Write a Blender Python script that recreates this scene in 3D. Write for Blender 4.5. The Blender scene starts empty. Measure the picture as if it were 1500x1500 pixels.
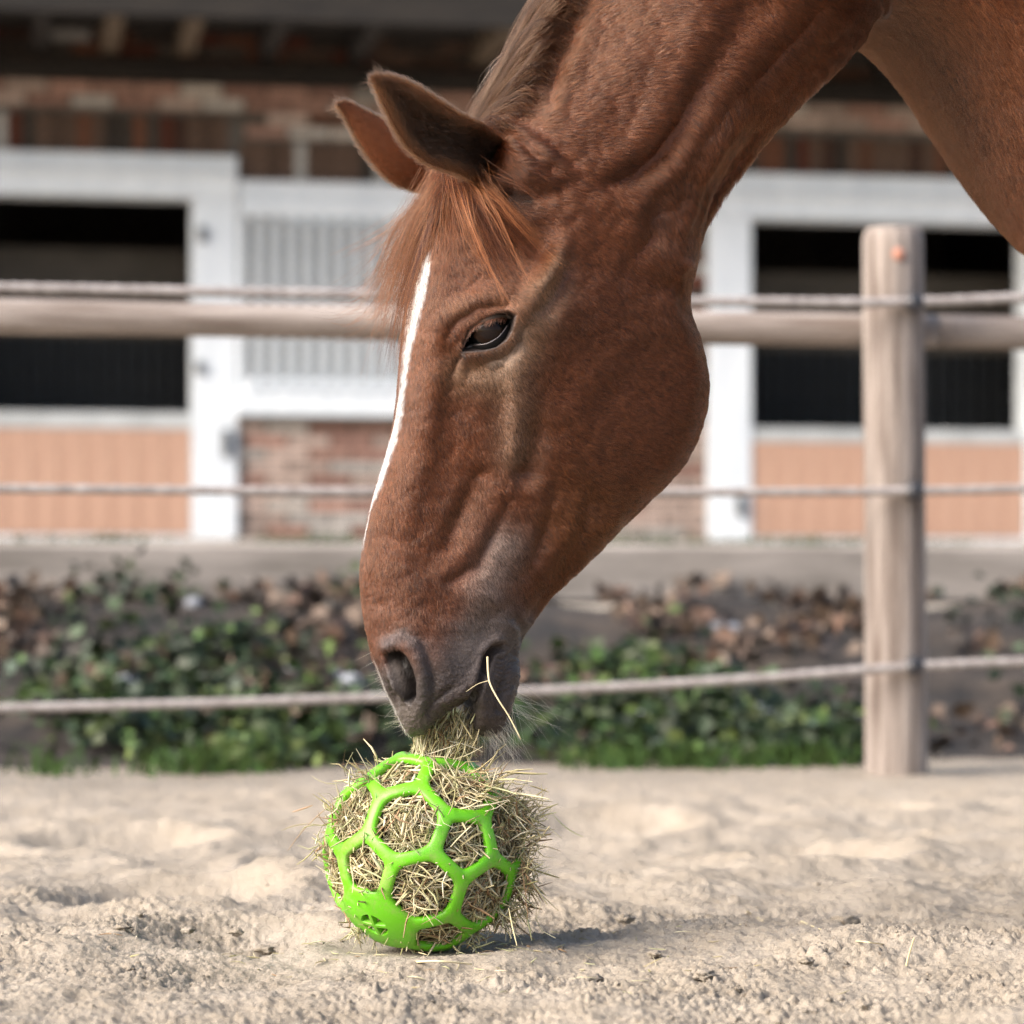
import bpy, math, random
import numpy as np
from mathutils import Vector, Matrix

rng = np.random.default_rng(7)
random.seed(7)
SC = bpy.context.scene
COL = SC.collection

# ------------------------------------------------------------------ camera
F = 4110.0          # focal length in units of a 1500-wide frame
D = 3.0             # distance of the horse / ball plane
H = 0.38            # camera height
HOR = 866.0         # horizon row
K = D / F           # metres per unit at distance D
cam = bpy.data.cameras.new('camera')
cam.sensor_width = 36.0
cam.lens = F / 1500.0 * 36.0
cam.shift_y = (HOR - 750.0) / 1500.0
cam.clip_start = 0.05
cam.clip_end = 500.0
cam.dof.use_dof = True
cam.dof.focus_distance = 2.93
cam.dof.aperture_fstop = 4.4
camo = bpy.data.objects.new('camera', cam)
camo.location = (0, 0, H)
camo.rotation_euler = (math.radians(90), 0, 0)
COL.objects.link(camo)
SC.camera = camo

# ------------------------------------------------------------------ light
SUN_DIR = Vector((-0.73, -0.40, 0.57)).normalized()      # towards the sun
world = bpy.data.worlds.new('World')
SC.world = world
world.use_nodes = True
wt = world.node_tree
bg = wt.nodes['Background']
sky = wt.nodes.new('ShaderNodeTexSky')
sky.sky_type = 'NISHITA'
sky.sun_disc = False
sky.sun_elevation = math.asin(SUN_DIR.z)
sky.sun_rotation = math.atan2(SUN_DIR.x, SUN_DIR.y)
sky.air_density = 1.0
sky.dust_density = 3.0
sky.ozone_density = 1.0
wt.links.new(sky.outputs[0], bg.inputs[0])
bg.inputs[1].default_value = 0.105
sun = bpy.data.lights.new('sun', 'SUN')
sun.energy = 2.8
sun.angle = math.radians(46)
sun.color = (1.0, 0.95, 0.88)
suno = bpy.data.objects.new('sun', sun)
suno.rotation_euler = SUN_DIR.to_track_quat('Z', 'Y').to_euler()
suno.location = (-4, -2, 6)
COL.objects.link(suno)
SC.view_settings.view_transform = 'Standard'
SC.view_settings.look = 'None'
SC.view_settings.exposure = 1.50
SC.view_settings.gamma = 1.0
SC.view_settings.use_curve_mapping = False
SC.cycles_curves.shape = 'RIBBONS'
SC.cycles_curves.subdivisions = 2
SC.cycles.use_denoising = True
SC.cycles.denoising_prefilter = 'FAST'
SC.cycles.max_bounces = 8
SC.cycles.transparent_max_bounces = 8


# ------------------------------------------------------------------ helpers
def P(px, py, Y=D):
    return np.array([(px - 750.0) / F * Y, Y, H + (HOR - py) / F * Y])


def srgb(r, g, b):
    f = lambda c: c / 12.92 if c <= 0.04045 else ((c + 0.055) / 1.055) ** 2.4
    return tuple(f(c / 255.0) for c in (r, g, b))


def mesh_obj(name, verts, faces, mat, parent=None, smooth=True, col=None, colname='tint'):
    me = bpy.data.meshes.new(name)
    verts = np.asarray(verts, dtype=np.float32)
    if isinstance(faces, np.ndarray):
        n, k = faces.shape
        me.vertices.add(len(verts))
        me.vertices.foreach_set('co', verts.ravel())
        me.loops.add(n * k)
        me.loops.foreach_set('vertex_index', faces.astype(np.int32).ravel())
        me.polygons.add(n)
        me.polygons.foreach_set('loop_start', np.arange(0, n * k, k, dtype=np.int32))
        me.update(calc_edges=True)
        me.validate()
    else:
        me.from_pydata([tuple(map(float, v)) for v in verts], [], [tuple(int(i) for i in f) for f in faces])
        me.update()
    if smooth:
        me.polygons.foreach_set('use_smooth', np.ones(len(me.polygons), dtype=bool))
    if col is not None:
        at = me.attributes.new(colname, 'FLOAT_COLOR', 'POINT')
        c = np.ones((len(verts), 4), dtype=np.float32)
        c[:, :3] = col
        at.data.foreach_set('color', c.ravel())
    if mat is not None:
        me.materials.append(mat)
    o = bpy.data.objects.new(name, me)
    COL.objects.link(o)
    if parent is not None:
        o.parent = parent
    return o


def empty(name, loc=(0, 0, 0), rz=0.0):
    o = bpy.data.objects.new(name, None)
    o.empty_display_size = 0.1
    o.location = loc
    o.rotation_euler = (0, 0, rz)
    COL.objects.link(o)
    return o


def tag(o, label=None, cat=None, group=None, kind=None):
    if label: o['label'] = label
    if cat: o['category'] = cat
    if group: o['group'] = group
    if kind: o['kind'] = kind
    return o


def box_mesh(sx, sy, sz, bev=0.0):
    """verts, faces of a chamfered box centred on the origin"""
    x, y, z = sx / 2, sy / 2, sz / 2
    if bev <= 0:
        v = [(a * x, b * y, c * z) for a in (-1, 1) for b in (-1, 1) for c in (-1, 1)]
        f = [(0, 1, 3, 2), (4, 6, 7, 5), (0, 4, 5, 1), (2, 3, 7, 6), (0, 2, 6, 4), (1, 5, 7, 3)]
        return v, f
    import bmesh
    bm = bmesh.new()
    bmesh.ops.create_cube(bm, size=1.0)
    bmesh.ops.scale(bm, vec=(sx, sy, sz), verts=bm.verts)
    bmesh.ops.bevel(bm, geom=list(bm.edges), offset=bev, segments=1, affect='EDGES', profile=0.5)
    bm.verts.ensure_lookup_table()
    v = [tuple(q.co) for q in bm.verts]
    f = [tuple(q.index for q in p.verts) for p in bm.faces]
    bm.free()
    return v, f


def box(name, x0, x1, y0, y1, z0, z1, mat, parent=None, bev=0.006):
    v, f = box_mesh(abs(x1 - x0), abs(y1 - y0), abs(z1 - z0), bev)
    o = mesh_obj(name, v, f, mat, parent, smooth=False)
    o.location = ((x0 + x1) / 2, (y0 + y1) / 2, (z0 + z1) / 2)
    return o


def hash3(i, j, k, seed=0):
    h = (i.astype(np.int64) * 374761393 + j.astype(np.int64) * 668265263 + k.astype(np.int64) * 2147483647 + seed * 974634777)
    h = (h ^ (h >> 13)) * 1274126177
    h = h & 0x7fffffff
    h = (h ^ (h >> 16)) & 0xffff
    return h / 65535.0


def vnoise(p, seed=0):
    """value noise in [-1, 1]; p is (N,3) or (N,2)"""
    if p.shape[1] == 2:
        p = np.concatenate([p, np.zeros((len(p), 1))], 1)
    i = np.floor(p).astype(np.int64)
    f = p - i
    f = f * f * f * (f * (f * 6 - 15) + 10)
    out = 0
    for a in (0, 1):
        for b in (0, 1):
            for c in (0, 1):
                wgt = (f[:, 0] if a else 1 - f[:, 0]) * (f[:, 1] if b else 1 - f[:, 1]) * (f[:, 2] if c else 1 - f[:, 2])
                out = out + wgt * hash3(i[:, 0] + a, i[:, 1] + b, i[:, 2] + c, seed)
    return out * 2 - 1


def fbm(p, octs=4, seed=0, gain=0.5):
    s, a = 0, 1.0
    for o in range(octs):
        s = s + a * vnoise(p * (2.03 ** o) + o * 17.3, seed + o)
        a *= gain
    return s


def smooth01(x):
    x = np.clip(x, 0, 1)
    return x * x * (3 - 2 * x)


def catmull(x, keys, q):
    """non-uniform Catmull-Rom of keys (n,d) given at x (n,) evaluated at q"""
    x = np.asarray(x, float); keys = np.asarray(keys, float)
    if keys.ndim == 1: keys = keys[:, None]
    n = len(x)
    m = np.zeros_like(keys)
    m[1:-1] = (keys[2:] - keys[:-2]) / (x[2:] - x[:-2])[:, None]
    m[0] = (keys[1] - keys[0]) / (x[1] - x[0])
    m[-1] = (keys[-1] - keys[-2]) / (x[-1] - x[-2])
    i = np.clip(np.searchsorted(x, q, side='right') - 1, 0, n - 2)
    h = (x[i + 1] - x[i])
    t = ((q - x[i]) / h)[:, None]
    h = h[:, None]
    return ((2 * t**3 - 3 * t**2 + 1) * keys[i] + (t**3 - 2 * t**2 + t) * h * m[i]
            + (-2 * t**3 + 3 * t**2) * keys[i + 1] + (t**3 - t**2) * h * m[i + 1])


def seg_dist(Q, pts):
    """distance of 2-D points Q to a polyline; also the running parameter (0..n-1) and side (>0: right of travel in y-down)"""
    pts = np.asarray(pts, float)
    best = np.full(len(Q), 1e9); par = np.zeros(len(Q)); side = np.zeros(len(Q))
    for i in range(len(pts) - 1):
        a, b = pts[i], pts[i + 1]
        d = b - a
        L2 = max((d * d).sum(), 1e-9)
        t = np.clip(((Q - a) @ d) / L2, 0, 1)
        v = Q - (a + t[:, None] * d)
        dist = np.sqrt((v * v).sum(1))
        m = dist < best
        best[m] = dist[m]; par[m] = i + t[m]
        side[m] = (d[0] * v[m, 1] - d[1] * v[m, 0])
    return best, par, side


def poly_sd(Q, pts):
    """signed distance to a closed polygon, negative inside"""
    pts = np.asarray(pts, float)
    cl = np.vstack([pts, pts[:1]])
    d, _, _ = seg_dist(Q, cl)
    inside = np.zeros(len(Q), bool)
    x, y = Q[:, 0], Q[:, 1]
    for i in range(len(pts)):
        x0, y0 = cl[i]; x1, y1 = cl[i + 1]
        c = ((y0 > y) != (y1 > y))
        with np.errstate(divide='ignore', invalid='ignore'):
            xi = (x1 - x0) * (y - y0) / (y1 - y0 + 1e-12) + x0
        inside ^= c & (x < xi)
    return np.where(inside, -d, d)


# ------------------------------------------------------------------ materials
def new_mat(name):
    m = bpy.data.materials.new(name)
    m.use_nodes = True
    nt = m.node_tree
    b = nt.nodes['Principled BSDF']
    return m, nt, b


def noise_col(nt, stops, scale=5.0, detail=6.0, coord='Object', stretch=(1, 1, 1), rough=0.6):
    tc = nt.nodes.new('ShaderNodeTexCoord')
    mp = nt.nodes.new('ShaderNodeMapping')
    mp.inputs['Scale'].default_value = stretch
    nz = nt.nodes.new('ShaderNodeTexNoise')
    nz.inputs['Scale'].default_value = scale
    nz.inputs['Detail'].default_value = detail
    nz.inputs['Roughness'].default_value = rough
    cr = nt.nodes.new('ShaderNodeValToRGB')
    els = cr.color_ramp.elements
    while len(els) < len(stops): els.new(0.5)
    for e, (p, c) in zip(els, stops):
        e.position = p; e.color = (*c, 1)
    nt.links.new(tc.outputs[coord], mp.inputs[0])
    nt.links.new(mp.outputs[0], nz.inputs['Vector'])
    nt.links.new(nz.outputs['Fac'], cr.inputs[0])
    return cr, nz, mp


def add_bump(nt, b, src, strength=0.3, dist=0.01):
    bp = nt.nodes.new('ShaderNodeBump')
    bp.inputs['Strength'].default_value = strength
    bp.inputs['Distance'].default_value = dist
    nt.links.new(src, bp.inputs['Height'])
    nt.links.new(bp.outputs[0], b.inputs['Normal'])


def simple_mat(name, c0, c1, scale=6.0, rough=0.8, bump=0.2, bdist=0.004, stretch=(1, 1, 1), lo=0.35, hi=0.65, detail=6.0):
    m, nt, b = new_mat(name)
    cr, nz, _ = noise_col(nt, [(lo, c0), (hi, c1)], scale, detail, 'Object', stretch)
    nt.links.new(cr.outputs[0], b.inputs['Base Color'])
    b.inputs['Roughness'].default_value = rough
    add_bump(nt, b, nz.outputs['Fac'], bump, bdist)
    return m


def attr_mat(name, rough=0.7, spec=0.3, sheen=0.0, noise=0.0, nscale=200.0):
    m, nt, b = new_mat(name)
    at = nt.nodes.new('ShaderNodeAttribute'); at.attribute_name = 'tint'
    out = at.outputs['Color']
    if noise > 0:
        tc = nt.nodes.new('ShaderNodeTexCoord')
        nz = nt.nodes.new('ShaderNodeTexNoise'); nz.inputs['Scale'].default_value = nscale; nz.inputs['Detail'].default_value = 4
        nt.links.new(tc.outputs['Object'], nz.inputs['Vector'])
        mr = nt.nodes.new('ShaderNodeMapRange')
        mr.inputs['To Min'].default_value = 1 - noise; mr.inputs['To Max'].default_value = 1 + noise
        mr.inputs['From Min'].default_value = 0.3; mr.inputs['From Max'].default_value = 0.7
        nt.links.new(nz.outputs['Fac'], mr.inputs['Value'])
        mx = nt.nodes.new('ShaderNodeVectorMath'); mx.operation = 'SCALE'
        nt.links.new(out, mx.inputs[0]); nt.links.new(mr.outputs[0], mx.inputs['Scale'])
        out = mx.outputs[0]
        add_bump(nt, b, nz.outputs['Fac'], 0.25, 0.001)
    nt.links.new(out, b.inputs['Base Color'])
    b.inputs['Roughness'].default_value = rough
    b.inputs['Specular IOR Level'].default_value = spec
    return m


M_brick = attr_mat('brick_clay', rough=0.9, spec=0.2, noise=0.22, nscale=30)
M_mortar = simple_mat('mortar', (0.075, 0.064, 0.053), (0.14, 0.122, 0.105), 14, 0.95, 0.3)
M_white = simple_mat('white_painted_metal', (0.66, 0.695, 0.725), (0.78, 0.81, 0.83), 7, 0.45, 0.05, stretch=(1, 1, 0.3))
M_zinc = simple_mat('grey_painted_bars', (0.40, 0.41, 0.40), (0.52, 0.53, 0.52), 5, 0.5, 0.05)
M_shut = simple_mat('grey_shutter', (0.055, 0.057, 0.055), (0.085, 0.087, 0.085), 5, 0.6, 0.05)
M_larch = simple_mat('orange_timber', (0.44, 0.255, 0.175), (0.53, 0.33, 0.23), 6, 0.65, 0.2, stretch=(6, 6, 0.5))
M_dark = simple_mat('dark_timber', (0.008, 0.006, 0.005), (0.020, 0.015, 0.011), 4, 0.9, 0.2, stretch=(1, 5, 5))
M_tan = simple_mat('tan_timber', (0.09, 0.065, 0.04), (0.14, 0.10, 0.065), 4, 0.9, 0.2, stretch=(5, 1, 5))
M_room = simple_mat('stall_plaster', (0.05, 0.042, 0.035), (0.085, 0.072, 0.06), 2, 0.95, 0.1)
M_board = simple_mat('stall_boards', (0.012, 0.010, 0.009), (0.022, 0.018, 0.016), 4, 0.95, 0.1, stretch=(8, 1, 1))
M_latch = simple_mat('iron', (0.03, 0.035, 0.04), (0.06, 0.06, 0.06), 20, 0.5, 0.1)
M_post = simple_mat('weathered_post', (0.10, 0.072, 0.058), (0.35, 0.295, 0.26), 9, 0.9, 0.9, 0.010, stretch=(6, 6, 0.3), detail=10)
M_end = simple_mat('cut_wood', (0.58, 0.42, 0.22), (0.66, 0.52, 0.32), 12, 0.8, 0.2)
M_rail = simple_mat('weathered_rail', (0.16, 0.122, 0.10), (0.37, 0.315, 0.28), 7, 0.85, 0.5, 0.006, stretch=(0.35, 5, 5))
M_rope = simple_mat('white_electric_rope', (0.22, 0.19, 0.18), (0.37, 0.335, 0.32), 40, 0.8, 0.4, 0.003, stretch=(1, 1, 1))
M_insul = simple_mat('black_plastic', (0.02, 0.02, 0.025), (0.04, 0.04, 0.045), 10, 0.4, 0.05)
M_kerb = simple_mat('grey_sleeper', (0.17, 0.148, 0.128), (0.32, 0.28, 0.25), 5, 0.9, 0.5, 0.01, stretch=(0.5, 4, 4))
M_leaf = attr_mat('leaves', rough=0.55, spec=0.3)
M_stone = attr_mat('pale_stones', rough=0.7, spec=0.3)
M_soil = simple_mat('bank_soil', (0.008, 0.006, 0.005), (0.05, 0.036, 0.026), 6, 0.95, 0.6, 0.02)
M_yard = simple_mat('yard_gravel', (0.24, 0.20, 0.16), (0.36, 0.31, 0.26), 5, 0.95, 0.4, 0.01)
M_hay = attr_mat('dry_hay', rough=0.65, spec=0.25)
M_clod = simple_mat('sand_clods', (0.30, 0.235, 0.175), (0.43, 0.35, 0.275), 60, 0.95, 0.5, 0.002)

# sand
M_sand, nt, b = new_mat('arena_sand')
crA, nzA, _ = noise_col(nt, [(0.3, (0.30, 0.248, 0.190)), (0.7, (0.415, 0.355, 0.288))], 9, 10, 'Object', rough=0.68)
crB, nzB, _ = noise_col(nt, [(0.30, (0.52, 0.42, 0.34)), (0.42, (1.0, 1.0, 1.0))], 240, 5, 'Object', rough=0.7)
mx = nt.nodes.new('ShaderNodeMix'); mx.data_type = 'RGBA'; mx.blend_type = 'MULTIPLY'; mx.inputs[0].default_value = 1.0
nt.links.new(crA.outputs[0], mx.inputs[6]); nt.links.new(crB.outputs[0], mx.inputs[7])
nt.links.new(mx.outputs[2], b.inputs['Base Color'])
b.inputs['Roughness'].default_value = 0.95
b.inputs['Specular IOR Level'].default_value = 0.15
nzC = nt.nodes.new('ShaderNodeTexNoise'); nzC.inputs['Scale'].default_value = 260; nzC.inputs['Detail'].default_value = 8; nzC.inputs['Roughness'].default_value = 0.7
tcC = nt.nodes.new('ShaderNodeTexCoord'); nt.links.new(tcC.outputs['Object'], nzC.inputs['Vector'])
add_bump(nt, b, nzC.outputs['Fac'], 0.8, 0.006)

# green rubber
M_rubber, nt, b = new_mat('green_rubber')
cr, nz, _ = noise_col(nt, [(0.50, (0.125, 0.455, 0.007)), (0.66, (0.22, 0.36, 0.07))], 34, 12, 'Object', rough=0.8)
nt.links.new(cr.outputs[0], b.inputs['Base Color'])
b.inputs['Roughness'].default_value = 0.42
b.inputs['Subsurface Weight'].default_value = 0.0
nz2 = nt.nodes.new('ShaderNodeTexNoise'); nz2.inputs['Scale'].default_value = 300; nz2.inputs['Detail'].default_value = 4
tc2 = nt.nodes.new('ShaderNodeTexCoord'); nt.links.new(tc2.outputs['Object'], nz2.inputs['Vector'])
add_bump(nt, b, nz2.outputs['Fac'], 0.12, 0.001)

# horse skin under the coat
M_skin, nt, b = new_mat('chestnut_skin')
at = nt.nodes.new('ShaderNodeAttribute'); at.attribute_name = 'tint'
tc = nt.nodes.new('ShaderNodeTexCoord')
nz = nt.nodes.new('ShaderNodeTexNoise'); nz.inputs['Scale'].default_value = 420; nz.inputs['Detail'].default_value = 5
nt.links.new(tc.outputs['Object'], nz.inputs['Vector'])
mr = nt.nodes.new('ShaderNodeMapRange'); mr.inputs['From Min'].default_value = .3; mr.inputs['From Max'].default_value = .7
mr.inputs['To Min'].default_value = .7; mr.inputs['To Max'].default_value = 1.1
nt.links.new(nz.outputs['Fac'], mr.inputs['Value'])
vm = nt.nodes.new('ShaderNodeVectorMath'); vm.operation = 'SCALE'
nt.links.new(at.outputs['Color'], vm.inputs[0]); nt.links.new(mr.outputs[0], vm.inputs['Scale'])
nt.links.new(vm.outputs[0], b.inputs['Base Color'])
b.inputs['Roughness'].default_value = 0.5
b.inputs['Specular IOR Level'].default_value = 0.30
add_bump(nt, b, nz.outputs['Fac'], 0.7, 0.0016)


def hair_mat(name, rough=0.45, spec=0.5, tipmix=None):
    m, nt, b = new_mat(name)
    at = nt.nodes.new('ShaderNodeAttribute'); at.attribute_name = 'tint'
    hd = nt.nodes.new('ShaderNodeBsdfHairPrincipled')
    hd.model = 'CHIANG'
    hd.parametrization = 'COLOR'
    nt.links.new(at.outputs['Color'], hd.inputs['Color'])
    hd.inputs['Roughness'].default_value = rough
    hd.inputs['Radial Roughness'].default_value = 0.55
    df = nt.nodes.new('ShaderNodeBsdfDiffuse')
    nt.links.new(at.outputs['Color'], df.inputs['Color'])
    ms = nt.nodes.new('ShaderNodeMixShader'); ms.inputs[0].default_value = spec
    nt.links.new(df.outputs[0], ms.inputs[1]); nt.links.new(hd.outputs[0], ms.inputs[2])
    nt.links.new(ms.outputs[0], nt.nodes['Material Output'].inputs['Surface'])
    nt.nodes.remove(b)
    return m


M_coat = hair_mat('chestnut_coat', 0.32, 0.6)
M_mane = hair_mat('chestnut_mane', 0.30, 0.45)
M_whisk = hair_mat('whisker_hair', 0.3, 0.5)

M_eye, nt, b = new_mat('eyeball')
at = nt.nodes.new('ShaderNodeAttribute'); at.attribute_name = 'tint'
nt.links.new(at.outputs['Color'], b.inputs['Base Color'])
b.inputs['Roughness'].default_value = 0.04
b.inputs['Specular IOR Level'].default_value = 0.13
M_lid = attr_mat('lid_skin', rough=0.5, spec=0.08, noise=0.15, nscale=900)
M_wet = simple_mat('wet_lid_rim', (0.05, 0.04, 0.04), (0.09, 0.075, 0.075), 200, 0.08, 0.1)

# ================================================================== SETTING
ALPHA = math.radians(10.0)          # the yard (fence, bank, stable) is turned a little
ca, sa = math.cos(ALPHA), math.sin(ALPHA)
E1 = np.array([ca, sa, 0.0]); E2 = np.array([-sa, ca, 0.0])


def on_plane(px, py, c):
    """yard coordinates (s, z) of the picture ray on the plane at yard depth c"""
    dx = (px - 750.0) / F; dz = (HOR - py) / F
    t = c / (-sa * dx + ca)
    p = np.array([dx * t, t, H + dz * t])
    return float(p @ E1), float(p[2])


def yard(s, c, z):
    return E1 * s + E2 * c + np.array([0, 0, z])


CF = 5.62      # fence
CB = 5.95      # foot of the bank
CK = 8.0       # sleeper along the top of the bank
CW = 16.3      # stable front

# ---- sand: one sheet, fine where the picture is sharp
def sand_height(X, Y):
    p = np.stack([X, Y], 1)
    r = np.clip((5.8 - Y) / 1.0, 0, 1) * 1.0
    far = np.clip((Y - 14) / 10, 0, 1)
    h = 0.012 * vnoise(p * 1.9 + 3.1, 1) * (1 - far)
    h += 0.010 * fbm(p * np.array([8.0, 7.0]) + 9.2, 4, 2)
    rid = 1 - np.abs(fbm(p * 24.0 + 1.7, 3, 5))
    near = np.clip((4.2 - Y) / 1.0, 0, 1)
    h += 0.0044 * (rid - 0.6) * (0.8 + 0.2 * near)
    msk = smooth01((vnoise(p * 9.0 + 31.0, 8) + 0.25) * 1.4)
    h += near * 0.0030 * fbm(p * 62.0 + 4.4, 3, 11) * (0.25 + .75 * msk)
    h += near * 0.0042 * (np.abs(fbm(p * 130.0 + 8.8, 3, 15)) * 1.6 - .7) * (0.45 + 0.55 * msk)
    # crest of loose sand in front right, hollow behind it
    crest = 3.02 + 0.05 * np.sin(X * 7.0 + 0.6)
    wx = smooth01((X - 0.0) / 0.25)
    h += wx * (0.016 * np.exp(-((Y - crest) / 0.13) ** 2) - 0.012 * np.exp(-((Y - crest - 0.28) / 0.16) ** 2))
    # hoof prints on the left
    for (hx, hy, rx, ry, d) in ((-0.30, 3.10, 0.11, 0.13, 0.030), (-0.42, 3.55, 0.13, 0.16, 0.03), (-0.22, 3.9, 0.13, 0.15, 0.03),
                                (0.42, 4.05, 0.14, 0.16, 0.03), (0.16, 4.5, 0.13, 0.18, 0.03), (-0.60, 4.3, 0.14, 0.16, 0.03), (0.62, 4.9, 0.14, 0.18, 0.03)):
        q = np.sqrt(((X - hx) / rx) ** 2 + ((Y - hy) / ry) ** 2)
        h += -d * np.exp(-q ** 4) + 0.45 * d * np.exp(-((q - 1.25) / 0.28) ** 2)
    # little heap at left front
    h += 0.022 * np.exp(-(((X + 0.47) / 0.06) ** 2 + ((Y - 2.93) / 0.10) ** 2))
    # ball nest
    q2 = np.sqrt((X + 0.094) ** 2 + (Y - 3.0) ** 2)
    keep = smooth01((q2 - 0.05) / 0.16)
    h = h * keep + (1 - keep) * (-0.004)
    h += 0.009 * np.exp(-((q2 - 0.12) / 0.035) ** 2)
    h *= np.clip((Y - 0.9) / 0.8, 0.2, 1)
    h = h * (1 - smooth01((Y - 5.2) / 0.5) * 0.7)
    return h


def build_sand():
    rows = [-30, -15, -6, -2, 0.0, 0.8, 1.4, 1.8]
    y = 2.05
    while y < 60:
        rows.append(y)
        if y < 3.25: dy = 0.0024
        elif y < 6.4: dy = 0.0024 * (1 + (y - 3.25) * 4.5)
        else: dy = 0.05 + (y - 6.4) * 0.2
        y += dy
    rows.append(90)
    rows = np.array(rows)
    dense = np.linspace(-0.235, 0.235, 560)
    outer = np.array([0.25, 0.27, 0.3, 0.34, 0.4, 0.5, 0.65, 0.9, 1.3, 2, 4, 9])
    tx = np.concatenate([-outer[::-1], dense, outer])
    Yg, Tg = np.meshgrid(rows, tx, indexing='ij')
    Xg = Tg * np.maximum(Yg, 2.0)
    X, Y = Xg.ravel(), Yg.ravel()
    Z = sand_height(X, Y)
    n, m = len(rows), len(tx)
    idx = np.arange(n * m).reshape(n, m)
    f = np.stack([idx[:-1, :-1], idx[:-1, 1:], idx[1:, 1:], idx[1:, :-1]], -1).reshape(-1, 4)
    o = mesh_obj('sand_ground', np.stack([X, Y, Z], 1), f, M_sand)
    tag(o, 'pale loose arena sand churned into hollows and ridges', kind='structure')


build_sand()


def grid_sheet(name, s0, s1, c0, c1, ns, nc, zf, mat, kind='structure', label=None):
    S, Cc = np.meshgrid(np.linspace(s0, s1, ns), np.linspace(c0, c1, nc), indexing='ij')
    S, Cc = S.ravel(), Cc.ravel()
    Z = zf(S, Cc)
    V = S[:, None] * E1 + Cc[:, None] * E2 + Z[:, None] * np.array([0, 0, 1.0])
    idx = np.arange(ns * nc).reshape(ns, nc)
    f = np.stack([idx[:-1, :-1], idx[1:, :-1], idx[1:, 1:], idx[:-1, 1:]], -1).reshape(-1, 4)
    o = mesh_obj(name, V, f, mat)
    return tag(o, label, kind=kind)


ZK0 = on_plane(750, 860, CK)[1]     # bottom of the sleeper
ZK1 = on_plane(750, 797, CK)[1]     # top of the sleeper
ZT = on_plane(750, 790, CW)[1]      # yard level at the stable


def bank_z(S, Cc):
    t = np.clip((Cc - CB) / (CK - CB), -0.2, 1)
    return -0.02 + (ZK0 - 0.03) * smooth01(t * 0.95 + 0.05) + 0.03 * fbm(np.stack([S * 3, Cc * 3], 1), 3, 21) * np.clip(t * 4, 0, 1)


grid_sheet('bank', -6, 8, CB - 0.1, CK + 0.02, 260, 60, bank_z, M_soil, label='dark soil bank rising behind the paddock fence')
grid_sheet('yard', -8, 10, CK + 0.05, CW + 6.0, 60, 40,
           lambda S, Cc: ZK1 - 0.03 + (ZT - ZK1 + 0.03) * np.clip((Cc - CK) / (CW - CK), 0, 1), M_yard, label='gravel yard in front of the stable')

# ---- timber edging along the top of the bank
v, f = box_mesh(13.0, 0.16, ZK1 - ZK0 + 0.05, 0.015)
o = mesh_obj('timber_edging', v, f, M_kerb, smooth=False)
o.location = yard(1.0, CK, (ZK0 + ZK1) / 2 - 0.025)
o.rotation_euler = (0, 0, ALPHA)
tag(o, 'long weathered grey timber beam edging the top of the leafy bank', 'edging beam')


def leaf_cloud(n, pos, size, cols, tilt=1.0, seed=1):
    """n small folded leaves; pos (n,3) world, size (n,), cols (n,3)"""
    r = np.random.default_rng(seed)
    d = r.normal(size=(n, 3)); d[:, 2] = np.abs(d[:, 2]) * 0.6; d /= np.linalg.norm(d, axis=1)[:, None]
    nrm = r.normal(size=(n, 3)) * tilt + np.array([0, -0.5, 1.0]); nrm -= (nrm * d).sum(1)[:, None] * d
    nrm /= np.linalg.norm(nrm, axis=1)[:, None]
    s = np.cross(d, nrm)
    a = size[:, None]
    w = a * r.uniform(0.3, 0.5, (n, 1))
    v = np.stack([pos, pos + d * a * 0.45 + s * w - nrm * a * 0.05 + nrm * a * 0.12, pos + d * a * 0.5 - nrm * a * 0.04,
                  pos + d * a * 0.45 - s * w + nrm * a * 0.10, pos + d * a - nrm * a * 0.12], 1)
    base = np.arange(n)[:, None] * 5
    f1 = base + np.array([[0, 1, 2]]); f2 = base + np.array([[0, 2, 3]]); f3 = base + np.array([[1, 4, 2]]); f4 = base + np.array([[2, 4, 3]])
    F3 = np.stack([f1, f2, f3, f4], 1).reshape(-1, 3)
    return v.reshape(-1, 3), F3, np.repeat(cols, 5, axis=0)


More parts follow.
